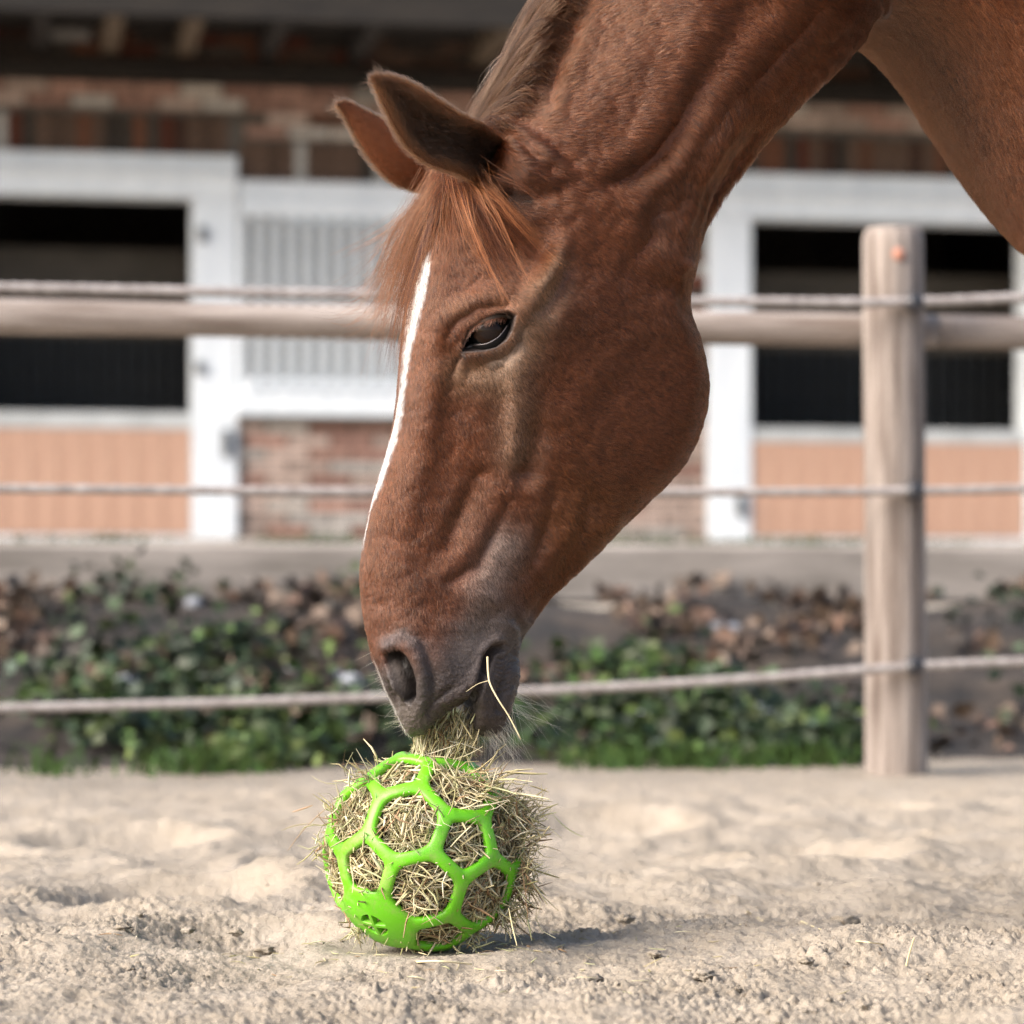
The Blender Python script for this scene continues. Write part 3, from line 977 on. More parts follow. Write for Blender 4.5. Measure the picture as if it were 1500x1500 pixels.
tt = 0.35 * tt + 0.65 * (1 - np.cos(tt * math.pi)) / 2 * 0.5 + 0.65 * 0.5 * tt
tt = (tt - tt[0]) / (tt[-1] - tt[0])
# half-width for every (station, t)
Wd = np.empty((NS, NH))
xq = np.clip(tt, 0, 1)
for i in range(NS):
    Wd[i] = catmull(TK, PROF[i], xq)[:, 0]
u0 = np.clip(tt[None] / R0[:, None], 0, 1); u1 = np.clip((1 - tt[None]) / R1[:, None], 0, 1)
Wd *= np.sqrt(np.clip(1 - (1 - u0) ** 2, 0, 1)) * np.sqrt(np.clip(1 - (1 - u1) ** 2, 0, 1))
endm = np.sqrt(np.clip(1 - (1 - np.clip((s_all - s_all[0]) / 42.0, 0, 1)) ** 2, 0, 1)) * np.sqrt(np.clip(1 - (1 - np.clip((s_all[-1] - s_all) / 60.0, 0, 1)) ** 2, 0, 1))
Wd *= endm[:, None]
# lip line at the open end
lip_t = np.array([0, .10, .20, .32, .62, .69, .76, .88, 1.0])
lip_p = np.array([(588, 1062), (600, 1076), (618, 1071), (640, 1050), (688, 1030), (697, 1068), (712, 1077), (732, 1073), (747, 1055)], float)
lip = catmull(lip_t, lip_p, tt)
lin0 = A_px[0] + tt[:, None] * (B_px[0] - A_px[0])
LIP = (lip - lin0)[None] * np.exp(-((s_all - s_all[0]) / 38.0) ** 2)[:, None, None]


def build_base(A, Bp):
    """local a, z for each (station, t) from picture-like targets"""
    pt = A[:, None] + tt[None, :, None] * (Bp - A)[:, None] + LIP
    a = (pt[..., 0] - 780) * K / cp
    z = H + (HOR - pt[..., 1]) * K
    return a, z


# match the seen outline: shift each section so that its extent in perspective falls on the targets
A_f, B_f = A_px.copy(), B_px.copy()
dvec = B_px - A_px
Ld = np.linalg.norm(dvec, axis=1); dn = dvec / Ld[:, None]
for it in range(5):
    a, z = build_base(A_f, B_f)
    near = project(to_world(a, z, Wd)); far = project(to_world(a, z, -Wd))
    q = np.concatenate([near, far], 1)
    tq = ((q - A_px[:, None]) * dn[:, None]).sum(-1)
    lo, hi = tq.min(1), tq.max(1)
    lo[s_all > S_k[n_vis]] = 0; hi = np.where(s_all > S_k[26], Ld, hi)
    ks = np.ones(9) / 9
    e0 = np.convolve(np.pad(-lo, 4, mode='edge'), ks, 'valid'); e1 = np.convolve(np.pad(Ld - hi, 4, mode='edge'), ks, 'valid')
    e1 = np.where(s_all > S_k[n_vis - 1], Ld - hi, e1)
    A_f += dn * e0[:, None]; B_f += dn * e1[:, None]
    # centre line drift across the section (perspective of the near side) is left alone
a, z = build_base(A_f, B_f)
P_near = to_world(a, z, Wd)
Q0 = project(P_near)                      # picture place of every near-side point


def grid_normals(Pg):
    du = np.gradient(Pg, axis=0); dv = np.gradient(Pg, axis=1)
    n = np.cross(dv, du)
    l = np.linalg.norm(n, axis=-1, keepdims=True)
    return n / np.maximum(l, 1e-9)


N0 = grid_normals(P_near)
flip = np.sign((N0[60:300, 60:160] @ EW).mean())
N0 = N0 * flip
Qf = Q0.reshape(-1, 2)
disp = np.zeros(len(Qf))
SC_AMP = 0.95


def stroke(pts, r, amp, r2=None, p=2.0):
    """raise (amp > 0, metres) or press a line; r: radius left of travel / both, r2: radius right of travel"""
    pts = np.asarray(pts, float)
    r_ = np.broadcast_to(np.asarray(r, float), (len(pts),)); a_ = np.broadcast_to(np.asarray(amp, float), (len(pts),))
    r2_ = r_ if r2 is None else np.broadcast_to(np.asarray(r2, float), (len(pts),))
    rm = 3.2 * max(r_.max(), r2_.max())
    m = (Qf[:, 0] > pts[:, 0].min() - rm) & (Qf[:, 0] < pts[:, 0].max() + rm) & (Qf[:, 1] > pts[:, 1].min() - rm) & (Qf[:, 1] < pts[:, 1].max() + rm)
    d, t, side = seg_dist(Qf[m], pts)
    k = np.arange(len(pts))
    rr = np.where(side > 0, np.interp(t, k, r2_), np.interp(t, k, r_))
    disp[m] += SC_AMP * np.interp(t, k, a_) * np.exp(-(d / rr) ** p)


def dab(x, y, r, amp):
    stroke([(x, y), (x + .01, y)], r, amp)


def pit(poly, depth, edge, p=1.0):
    """press the inside of a polygon by depth with walls `edge` wide"""
    sd = poly_sd(Qf, poly)
    disp[:] += -depth * smooth01((edge * 0.25 - sd) / edge) ** p


# -- the big planes of the head
# facial crest: a ledge that falls away behind
stroke([(752, 500), (756, 545), (757, 600), (755, 650), (748, 688)], [46, 48, 46, 40, 30], [.003, .006, .009, .010, .003], r2=[16, 17, 16, 14, 14])
stroke([(790, 530), (788, 590), (784, 640), (775, 690)], [18, 20, 20, 18], [-.001, -.004, -.008, -.009])
dab(765, 695, 20, -.005)
# zygomatic arch from the eye to the ear
stroke([(752, 470), (775, 440), (797, 408), (815, 372), (822, 350)], [20, 18, 16, 15, 14], [.004, .008, .010, .008, .003], r2=[14, 11, 10, 11, 14])
stroke([(800, 455), (818, 430), (832, 395)], 13, -.005)
# hollow above the eye and temple
dab(785, 345, 34, -.009); dab(745, 400, 34, -.004); dab(790, 372, 16, -.004)
# brow
stroke([(650, 470), (672, 452), (705, 436), (740, 434), (765, 446)], [16, 18, 20, 20, 16], [.002, .006, .008, .007, .002])
stroke([(655, 492), (668, 470), (700, 450), (740, 449)], 7, [-.001, -.003, -.003, -.002])
# hollow in front of and below the eye
stroke([(655, 520), (650, 560), (655, 600)], 24, -.003)
stroke([(690, 545), (730, 535), (762, 505)], 16, -.0035)
stroke([(668, 522), (664, 545), (660, 570)], 9, -.002)
# cheek disc edge
stroke([(800, 700), (850, 735), (900, 742), (940, 728)], [22, 24, 24, 20], [-.004, -.006, -.007, -.004])
stroke([(850, 640), (900, 650), (950, 640)], 60, .004)
stroke([(835, 410), (880, 394), (930, 400), (975, 420)], 20, [-.003, -.004, -.005, -.004])
stroke([(990, 420), (1000, 450), (1012, 480)], 10, [-.003, -.004, -.001])
stroke([(820, 470), (900, 470), (960, 480)], 40, .003)
dab(880, 540, 40, .002); dab(900, 575, 30, -.0015); dab(960, 560, 30, -.0012); dab(850, 600, 25, .0012)
# nasal plane edge and side of the nose
stroke([(640, 545), (628, 610), (612, 680), (600, 740)], [24, 22, 20, 20], [.002, .003, .003, .002])
stroke([(672, 590), (662, 660), (650, 720)], 26, -.003)
stroke([(700, 700), (672, 760), (655, 800)], [18, 14, 16], [-.005, -.007, -.004])
stroke([(720, 790), (700, 830), (662, 850)], 12, [-.002, -.003, -.003])
SC_AMP = 0.5
# muscle strands running down to the lips
stroke([(742, 705), (722, 745), (690, 800), (640, 850), (590, 880)], [12, 13, 16, 22, 24], [.003, .004, .005, .005, .003])
stroke([(795, 745), (760, 800), (725, 850), (690, 900)], [20, 22, 22, 22], [.004, .006, .006, .002])
stroke([(745, 735), (720, 790), (705, 830)], 10, [-.003, -.004, -.003])
stroke([(812, 725), (800, 770), (785, 820), (765, 850)], [12, 11, 11, 10], [-.004, -.007, -.006, -.002])
stroke([(848, 735), (835, 770), (812, 805), (795, 830)], [14, 13, 12, 12], [.005, .006, .005, .002])
stroke([(866, 745), (855, 790), (825, 835), (795, 868)], [11, 12, 12, 10], [-.004, -.007, -.006, -.003])
stroke([(905, 765), (880, 800), (845, 835), (815, 862)], [14, 14, 13, 10], [.004, .005, .005, .003])
stroke([(820, 850), (795, 880), (775, 905)], 6, [-.003, -.004, -.003])
stroke([(832, 862), (806, 888), (784, 908)], 7, [.003, .004, .003])
dab(568, 792, 24, -.0015)
dab(570, 850, 26, .003)
SC_AMP = 0.95
# dark side of the muzzle
stroke([(700, 870), (735, 885), (752, 905)], 22, .003)
stroke([(752, 905), (765, 920), (768, 940)], 6, -.004)
dab(738, 918, 18, .004)
# nostril: raised wing, deep comma
wing = [(556, 955), (566, 944), (583, 940), (600, 948), (612, 965), (619, 990), (621, 1015), (616, 1040)]
stroke(wing, [9, 10, 11, 12, 12, 12, 11, 9], [.002, .004, .006, .008, .008, .007, .005, .002])
stroke([(610, 930), (625, 960), (634, 990), (634, 1020), (628, 1045)], 6, [-.001, -.003, -.004, -.004, -.003])
nost = [(565, 957), (574, 950), (586, 952), (597, 962), (606, 980), (610, 1000), (609, 1020), (602, 1032), (594, 1028), (588, 1012), (583, 1000), (575, 985), (567, 970)]
pit(nost, .026, 9)
stroke([(578, 968), (582, 985), (588, 1004), (594, 1018)], [8, 9, 8, 6], [.011, .014, .013, .008])
stroke([(571, 1000), (576, 1020), (580, 1040)], 5, [-.004, -.007, -.004])
stroke([(560, 965), (566, 985), (572, 1005)], 7, [.002, .003, .002])
# mouth corner and lips
stroke([(640, 1056), (668, 1040), (690, 1028), (700, 1008), (706, 985), (713, 962), (722, 950), (733, 945)], [4, 4, 5, 5, 5, 6, 6, 5], [-.006, -.007, -.009, -.010, -.011, -.011, -.009, -.004])
pit([(709, 985), (713, 960), (722, 948), (736, 944), (738, 952), (726, 960), (720, 975), (714, 992)], .010, 6)
stroke([(620, 1068), (645, 1045), (672, 1024), (692, 1000), (702, 975), (712, 950), (728, 938)], 9, .0045)
stroke([(628, 1040), (652, 1015), (672, 1000)], 5, [-.001, -.0025, -.001]); stroke([(650, 1040), (672, 1022), (684, 1008)], 3.2, -.0022)
stroke([(640, 1030), (660, 1012)], 3, -.0016); stroke([(664, 1034), (680, 1020)], 2.6, -.0018)
stroke([(708, 1000), (704, 1030), (704, 1060)], 10, .004)
for k in range(8):
    y = 958 + k * 7
    stroke([(724 + k * .2, y + 6), (736, y + 8 + k * .3), (748, y - 2), (754, y - 12)], 2.3, [-.001, -.0024, -.0024, -.001])
stroke([(742, 985), (734, 1010), (729, 1040)], 5, [-.003, -.006, -.005])
stroke([(752, 985), (744, 1015), (738, 1045)], 8, .003)
dab(712, 1055, 18, .003)
# -- eye socket
eye_open = [(676, 514), (680, 498), (688, 481), (698, 474), (712, 467), (728, 460), (744, 458), (753, 463), (749, 482), (740, 497), (726, 507), (708, 512), (692, 513)]
stroke([(674, 519), (682, 492), (690, 474), (708, 462), (730, 456), (752, 458), (755, 475), (745, 497), (728, 511), (700, 518), (674, 519)], 11, .0016)
pit(eye_open, .034, 7)
stroke([(672, 524), (662, 545)], 5, -.0015)
stroke([(757, 500), (748, 515), (735, 524), (715, 530)], 4, -.0016); stroke([(766, 480), (764, 500), (755, 517), (740, 529)], 4, -.0014)
# -- ear base muscles
stroke([(742, 192), (775, 212), (805, 235), (832, 252)], [13, 14, 13, 10], [.010, .010, .008, .002], r2=[10, 8, 8, 8])
stroke([(745, 225), (770, 250), (800, 262), (830, 258)], [14, 14, 12, 10], [.012, .012, .008, .002])
stroke([(760, 222), (790, 240)], 12, .004)
stroke([(745, 282), (775, 290), (810, 288)], [16, 16, 16], [-.012, -.010, -.003])
stroke([(725, 285), (750, 310)], 18, -.006)
# -- neck
SC_AMP = 0.95
stroke([(890, 268), (930, 255), (965, 228), (995, 185), (1030, 120), (1070, 60), (1110, 0)], [14, 16, 18, 22, 26, 30, 34], [-.006, -.012, -.014, -.012, -.009, -.007, -.005])
stroke([(880, 240), (930, 215), (965, 175), (1000, 110), (1040, 40)], [24, 28, 32, 38, 42], [.004, .008, .009, .008, .006])
stroke([(930, 300), (985, 235), (1035, 160), (1090, 80), (1150, 10)], [16, 18, 24, 28, 34], [.003, .006, .007, .006, .005])
stroke([(1000, 330), (1020, 270), (1050, 210), (1085, 165)], [13, 15, 17, 16], [.004, .008, .010, .006])
stroke([(1012, 345), (1030, 290), (1055, 235)], 8, [-.001, -.003, -.001]); stroke([(985, 345), (1005, 290), (1030, 235)], 11, [-.001, -.0035, -.001])
stroke([(1110, 195), (1090, 235), (1060, 285), (1042, 335), (1030, 390)], [11, 13, 12, 9, 7], [-.004, -.012, -.012, -.009, -.004])
stroke([(955, 275), (965, 310), (955, 345), (935, 365)], [18, 20, 19, 18], [-.003, -.007, -.007, -.003])
stroke([(890, 290), (920, 310), (930, 345)], 22, .004)
stroke([(870, 372), (900, 367), (940, 374)], 18, -.002)
dab(1005, 385, 9, .004)
stroke([(800, 180), (830, 115), (860, 50)], 16, [.002, .003, .003])
stroke([(800, 150), (815, 100), (840, 50)], 10, -.003)
stroke([(1130, 130), (1180, 75), (1230, 30)], 16, .004); stroke([(1110, 120), (1160, 65), (1200, 20)], 12, -.004)
muz0 = smooth01((Qf[:, 1] - (930 + 0) + (Qf[:, 0] - 640) * 0.33) / 70.0) * (1 - smooth01((Qf[:, 0] - 775) / 25.0))
# soft lumpiness of flesh and skin
wr = muz0 * (fbm(np.concatenate([Qf / np.array([5.0, 3.4]), np.zeros((len(Qf), 1))], 1), 3, 66) * .00055)
lump = wr + fbm(np.concatenate([Qf / 46.0, np.zeros((len(Qf), 1))], 1), 3, 61) * .0011 + fbm(np.concatenate([Qf / 15.0, np.zeros((len(Qf), 1))], 1), 2, 71) * .00028
disp += lump * np.clip((Qf[:, 0] - 500) / 40, 0, 1)

DISP = disp.reshape(NS, NH)
# keep the seam on the middle line clean
seam = np.minimum(1, np.minimum(np.arange(NH), np.arange(NH)[::-1]) / 6.0)
DISP = DISP * (0.25 + 0.75 * seam[None])
Pn = P_near + N0 * DISP[..., None]
Pn[:, 0] = P_near[:, 0]; Pn[:, -1] = P_near[:, -1]
mid = lambda X: X - 2 * ((X - PIV) @ EW)[..., None] * EW      # mirror across the middle plane
Pf = mid(Pn)
Q = project(Pn)
NN = grid_normals(Pn) * flip

# -- colours (pigment of coat and skin, some shade painted in)
base_c = np.array([0.112, 0.033, 0.0120])
COLR = np.tile(base_c, (NS * NH, 1))
Qv = Q.reshape(-1, 2)


def paint(mask, c):
    global COLR
    mask = np.clip(mask, 0, 1)[:, None]
    COLR = COLR * (1 - mask) + np.array(c) * mask


def pstroke(pts, r, c, al=1.0, hard=2.0):
    d, t, _ = seg_dist(Qv, pts)
    r = np.interp(t, np.arange(len(pts)), np.broadcast_to(np.asarray(r, float), (len(pts),)))
    paint(al * np.exp(-(d / r) ** hard), c)


nz_c = fbm(np.concatenate([Qv / 60.0, np.zeros((len(Qv), 1))], 1), 3, 81)
COLR = COLR * (1 + 0.16 * nz_c[:, None])
# cheek shade painted in, darker jaw and neck, tan round the eye and on the cheek bone
pstroke([(860, 700), (910, 610), (920, 500)], 105, (0.074, 0.0225, 0.0078), .75)  # cheek colour lowered to stand in for the shade on its turned-away side
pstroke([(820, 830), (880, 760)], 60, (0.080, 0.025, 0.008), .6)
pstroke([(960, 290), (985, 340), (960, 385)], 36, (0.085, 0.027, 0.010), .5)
pstroke([(1290, 30), (1340, 90), (1400, 200)], 70, (0.062, 0.022, 0.011), .8)  # breast darkened in colour to hold down its sunlit front
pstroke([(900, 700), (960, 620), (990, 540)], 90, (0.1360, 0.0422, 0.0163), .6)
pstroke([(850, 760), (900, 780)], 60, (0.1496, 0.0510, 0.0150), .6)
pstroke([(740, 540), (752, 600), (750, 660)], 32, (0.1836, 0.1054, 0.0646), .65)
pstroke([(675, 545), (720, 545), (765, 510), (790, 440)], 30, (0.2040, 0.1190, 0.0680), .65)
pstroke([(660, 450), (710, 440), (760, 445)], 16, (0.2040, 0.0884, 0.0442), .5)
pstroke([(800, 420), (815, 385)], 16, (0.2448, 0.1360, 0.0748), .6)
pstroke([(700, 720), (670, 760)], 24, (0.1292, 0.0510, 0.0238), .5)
# dark grey muzzle
def muz(x, y):
    return smooth01((y - (905 + 0.00 * x) + (x - 640) * 0.33) / 70.0)
mz = muz(Qv[:, 0], Qv[:, 1]) * (1 - smooth01((Qv[:, 0] - 775) / 25.0))
paint(mz * 0.95, (0.052, 0.043, 0.040))
pstroke([(740, 800), (715, 860), (690, 930)], 34, (0.1632, 0.1190, 0.0986), .75)
pstroke([(560, 900), (600, 905), (620, 960)], 26, (0.1564, 0.0646, 0.0374), .6)
pstroke([(568, 938), (590, 925), (615, 945), (626, 990), (622, 1030)], 13, (0.0578, 0.0490, 0.0476), .75)
pstroke([(700, 930), (735, 910)], 30, (0.1020, 0.0816, 0.0748), .7)
pstroke([(650, 1030), (690, 1000), (715, 975), (735, 1000), (715, 1050)], 20, (0.0578, 0.0422, 0.0374), .8)
paint(smooth01((4 - poly_sd(Qv, nost)) / 8), (0.0150, 0.0116, 0.0102))
pstroke([(578, 972), (584, 990), (590, 1008)], 7, (0.1088, 0.0884, 0.0782), .9)
pstroke([(600, 1045), (580, 1040), (590, 1065)], 12, (0.1088, 0.0884, 0.0748), .7)
# white: the blaze on the middle line and the snip
mid_t = np.broadcast_to(tt[None], (NS, NH)).ravel(); sidx = np.repeat(s_all, NH)
# eye rims
paint(smooth01((7 - poly_sd(Qv, eye_open)) / 6) * .96, (0.012, 0.010, 0.010))
pstroke([(676, 517), (668, 527)], 5, (0.03, 0.022, 0.02), .8)
pstroke([(764, 485), (760, 505), (745, 522), (720, 530)], 9, (0.16, 0.12, 0.095), .55)
# inside of the ear root
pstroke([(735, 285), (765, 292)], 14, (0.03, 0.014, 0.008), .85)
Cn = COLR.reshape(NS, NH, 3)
# blaze from lateral position: narrow stripe over the forehead, thinning down the nose
ypos = Q[:, 0, 1]
hw = np.interp(ypos, [330, 370, 420, 480, 520, 600, 700, 760, 800], [0.0, .006, .0135, .012, .007, .006, .004, .002, .0])
cen = np.interp(ypos, [330, 420, 480, 600, 720, 800], [.0, -.002, -.006, -.004, -.002, 0])
Wl = ((Pn - PIV) @ EW)
def blaze_mask(sign):
    d = np.abs(sign * Wl - cen[:, None])
    e = .0012
    front = (tt[None] < 0.5)
    return np.clip((hw[:, None] - d) / e + .5, 0, 1) * front * (hw[:, None] > 1e-4) * (s_all < S_k[16])[:, None]
white = np.array([0.60, 0.57, 0.54])
bn, bf_ = blaze_mask(1)[..., None] * (Q[:, 0, 1] > 730)[:, None, None], blaze_mask(-1)[..., None] * (Q[:, 0, 1] > 640)[:, None, None]
hs = np.interp(Q[:, 0, 1], [960, 985, 1060, 1076], [0, .0015, .0025, .002])
snip = (np.clip((hs[:, None] - np.abs(Wl)) / .003 + .5, 0, 1) * (tt[None] < .4) * (hs[:, None] > 1e-4))[..., None]
Cfar = Cn * (1 - bf_) + white * bf_; Cfar = Cfar * (1 - snip) + white * .9 * snip
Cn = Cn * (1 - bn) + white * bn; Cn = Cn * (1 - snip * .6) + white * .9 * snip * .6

# the white stripe as it lies on the near half of the forehead
bz = [(631, 362), (612, 400), (601, 445), (596, 480), (592, 520), (588, 560), (581, 600), (570, 640), (556, 680), (548, 708), (538, 740), (544, 742), (558, 710), (569, 680), (582, 640), (590, 600), (595, 560), (600, 520), (610, 480), (619, 445), (627, 410), (633, 380)]
q_ = Q.reshape(-1, 2) + 2.6 * np.stack([vnoise(np.concatenate([Q.reshape(-1, 2) / 3.2, np.zeros((NS * NH, 1))], 1), 5), np.zeros(NS * NH)], 1)
bm_ = (smooth01((2.0 - poly_sd(q_, bz)) / 5.0) * (np.tile(tt, NS) < .5)).reshape(NS, NH, 1)
Cn = Cn * (1 - bm_) + white * bm_

# -- assemble: near side t 0..1, far side back from 1 to 0
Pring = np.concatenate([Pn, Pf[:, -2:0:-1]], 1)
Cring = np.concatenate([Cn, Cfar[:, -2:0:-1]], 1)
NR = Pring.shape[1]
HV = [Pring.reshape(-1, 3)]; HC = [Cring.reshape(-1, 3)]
idx = np.arange(NS * NR).reshape(NS, NR)
HF = [np.stack([idx[:-1], idx[1:], np.roll(idx[1:], -1, 1), np.roll(idx[:-1], -1, 1)], -1).reshape(-1, 4)]
nv = NS * NR

# ears ------------------------------------------------------------------
def px3(x, y, w):
    """picture place at lateral offset w (towards the camera) -> 3-D"""
    d = np.array([(x - 750) / F, 1.0, (HOR - y) / F])
    # intersect the ray from the camera with the plane at offset w
    o = np.array([0, 0, H])
    t = ((PIV + EW * w - o) @ EW) / (d @ EW)
    return o + d * t


EARS = []
def ear(upper, lower, w_base, w_tip, facing, inner_dark, theta):
    """a pointed cup: upper and lower are the picture outline from base to tip; facing +1 opens to the camera"""
    nu, nv_ = 90, 49
    up = np.asarray(upper, float); lo = np.asarray(lower, float)
    def res(p):
        d = np.concatenate([[0], np.cumsum(np.linalg.norm(np.diff(p, axis=0), axis=1))]); d /= d[-1]
        return catmull(d, p, np.linspace(0, 1, nu) ** 0.9)
    U, L = res(up), res(lo)
    v = np.linspace(-1, 1, nv_)
    G = np.zeros((nu, nv_, 3))
    for i in range(nu):
        u = i / (nu - 1)
        w = w_base + (w_tip - w_base) * u
        pu, pl = px3(*U[i], w), px3(*L[i], w)
        c = (pu + pl) / 2; s = (pl - pu) / 2; half = np.linalg.norm(s) + 1e-6; s = s / half
        th = theta * (1 - 0.35 * u)
        ang = v * th
        Rr = half / max(math.sin(min(th, math.pi / 2)), 0.3)
        off = np.sin(ang)[:, None] * Rr * s
        dep = (1 - np.cos(ang)) * Rr - (1 - math.cos(th)) * Rr * 0.55
        # the rim bows toward the opening
        sink = -0.045 * (1 - smooth01(u / 0.24)) ** 1.3
        G[i] = c + off + EW * (facing * dep[:, None] + (sink if facing > 0 else -sink * .5)) + (EA * .012 if facing > 0 else 0) * (1 - smooth01(u / .3))
    return G


UE = [(742, 204), (708, 187), (676, 172), (648, 155), (618, 136), (590, 121), (566, 114), (548, 114)]
LE = [(742, 290), (700, 276), (664, 256), (628, 243), (600, 222), (580, 192), (562, 152), (548, 116)]
near_ear = ear(UE, LE, 0.072, 0.085, 1, True, 1.25)
UF = [(690, 214), (660, 206), (620, 195), (580, 183), (552, 172), (530, 162), (512, 153), (497, 153)]
LF = [(668, 292), (640, 284), (608, 276), (576, 262), (552, 240), (530, 208), (513, 178), (498, 155)]
far_ear = ear(UF, LF, -0.055, -0.055, -1, False, 1.1)
ear_root = base_c * 1.0
for G, facing in ((near_ear, 1), (far_ear, -1)):
    nu, nv_ = G.shape[:2]
    du = np.gradient(G, axis=0); dv = np.gradient(G, axis=1)
    n = np.cross(du, dv); n /= np.linalg.norm(n, axis=-1, keepdims=True) + 1e-9
    if (n @ EW).mean() * facing < 0: n = -n            # n points into the cup
    th = 0.0042 * np.sqrt(np.clip(1 - np.linspace(-1, 1, nv_) ** 8, 0, 1))[None, :, None]
    inn = G + n * th * .5; out = G - n * th * .5
    k = np.arange(nu * nv_).reshape(nu, nv_)
    fi = np.stack([k[:-1, :-1], k[1:, :-1], k[1:, 1:], k[:-1, 1:]], -1).reshape(-1, 4)
    v = np.linspace(-1, 1, nv_)[None]; u = np.linspace(0, 1, nu)[:, None]
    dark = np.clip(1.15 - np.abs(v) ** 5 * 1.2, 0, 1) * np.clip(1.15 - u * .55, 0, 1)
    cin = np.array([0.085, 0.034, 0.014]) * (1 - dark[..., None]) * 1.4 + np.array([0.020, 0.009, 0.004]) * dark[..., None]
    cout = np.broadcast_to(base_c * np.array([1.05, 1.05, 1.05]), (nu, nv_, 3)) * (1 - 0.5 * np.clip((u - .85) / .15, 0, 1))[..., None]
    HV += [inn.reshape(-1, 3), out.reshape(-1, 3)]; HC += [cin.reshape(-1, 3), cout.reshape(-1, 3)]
    HF += [fi + nv, fi[:, ::-1] + nv + nu * nv_]
    # close the rim
    k2 = k + nu * nv_
    for e0, e1 in ((k[:, 0], k2[:, 0]), (k[:, -1], k2[:, -1])):
        HF.append(np.stack([e0[:-1], e0[1:], e1[1:], e1[:-1]], -1) + nv)
    nv += 2 * nu * nv_
    EARS.append((inn, out, n, cin, cout, facing))

# legs (outside the picture, they carry the horse) ------------------------
def leg(pts):
    """pts: (a px, z m, half length m, half width m, lateral m)"""
    global nv
    pts = np.asarray(pts, float)
    q = np.linspace(0, len(pts) - 1, 60)
    p = catmull(np.arange(len(pts)), pts, q)
    m = 24
    an = np.arange(m) / m * 2 * math.pi
    av = (p[:, 0] - 780) * K
    V = (PIV + (av[:, None] + np.cos(an)[None] * p[:, 2:3])[..., None] * EA + (p[:, 4:5] + np.sin(an)[None] * p[:, 3:4])[..., None] * EW + np.broadcast_to(p[:, 1:2], (60, m))[..., None] * EZ)
    k = np.arange(60 * m).reshape(60, m)
    f = np.stack([k[:-1], np.roll(k[:-1], -1, 1), np.roll(k[1:], -1, 1), k[1:]], -1).reshape(-1, 4)
    c = np.tile(base_c, (60 * m, 1)); c[np.repeat(p[:, 1], m) < 0.085] = (0.05, 0.045, 0.04)
    HV.append(V.reshape(-1, 3)); HC.append(c); HF.append(f + nv); nv += 60 * m
for lat, dx in ((0.17, 0), (-0.17, 130)):
    leg([(1660 + dx, .95, .13, .07, lat), (1655 + dx, .78, .085, .055, lat), (1650 + dx, .60, .055, .045, lat), (1648 + dx, .50, .05, .045, lat), (1650 + dx, .42, .038, .032, lat), (1652 + dx, .25, .03, .026, lat),
         (1655 + dx, .19, .04, .034, lat), (1648 + dx, .12, .035, .032, lat), (1632 + dx, .08, .045, .042, lat), (1625 + dx, .015, .062, .06, lat), (1625 + dx, 0, .02, .02, lat)])
    leg([(2800 + dx, 1.05, .22, .10, lat), (2790 + dx, .85, .16, .08, lat), (2850 + dx, .68, .09, .055, lat), (2930 + dx, .54, .065, .045, lat), (2915 + dx, .45, .045, .037, lat), (2895 + dx, .28, .033, .03, lat),
         (2890 + dx, .2, .042, .036, lat), (2875 + dx, .12, .036, .033, lat), (2858 + dx, .08, .045, .042, lat), (2850 + dx, .015, .062, .06, lat), (2850 + dx, 0, .02, .02, lat)])

hv = np.vstack(HV); hc = np.vstack(HC); hf = np.vstack(HF)
horse_base = Vector((float(PIV[0] + (1650 - 780) * K * cp), float(PIV[1] + (1650 - 780) * K * sp), 0.0))
horse = empty('horse', horse_base)
tag(horse, 'chestnut horse with a narrow white blaze lowering its head to eat hay', 'horse')
def hpart(o):
    o.parent = horse
    o.location = -horse_base
    return o
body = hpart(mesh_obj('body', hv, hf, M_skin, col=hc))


# eye --------------------------------------------------------------------
def near_point(x, y, grid=None):
    d = ((Qs - np.array([x, y])) ** 2).sum(1)
    i = int(np.argmin(d))
    return Ps[i], Ns[i]
Qs = Q[:, ::2].reshape(-1, 2); Ps = Pn[:, ::2].reshape(-1, 3); Ns = NN[:, ::2].reshape(-1, 3)
sel = s_all < S_k[n_vis]
# surface before the socket was pressed in
Pr = (P_near + N0 * np.clip(DISP, -0.003, .02)[..., None])[sel]
Qr = project(Pr)[:, ::2].reshape(-1, 2); Pr = Pr[:, ::2].reshape(-1, 3); Nr = N0[sel][:, ::2].reshape(-1, 3)


def surf(x, y, lift=0.0):
    """point of the coat surface seen at picture place (x, y)"""
    d = ((Qr - np.array([x, y])) ** 2).sum(1)
    i = np.argpartition(d, 6)[:6]
    w = 1 / (d[i] + 4.0); w /= w.sum()
    return (Pr[i] * w[:, None]).sum(0) + (Nr[i] * w[:, None]).sum(0) * lift


EC_px = (717, 486)
R_eye = 0.0225
sc_ = surf(717, 488)
view = sc_ - np.array([0, 0, H]); view /= np.linalg.norm(view)
dist = np.linalg.norm(surf(700, 530) - np.array([0, 0, H]))
ray = lambda x, y: (lambda d: d / np.linalg.norm(d))(np.array([(x - 750) / F, 1.0, (HOR - y) / F]))
front = 0.5 * (surf(690, 530) + surf(765, 480))
depth_eye = front[1] + 0.0155
eye_c = np.array([0, 0, H]) + np.array([(EC_px[0] - 750) / F, 1.0, (HOR - EC_px[1]) / F]) * depth_eye


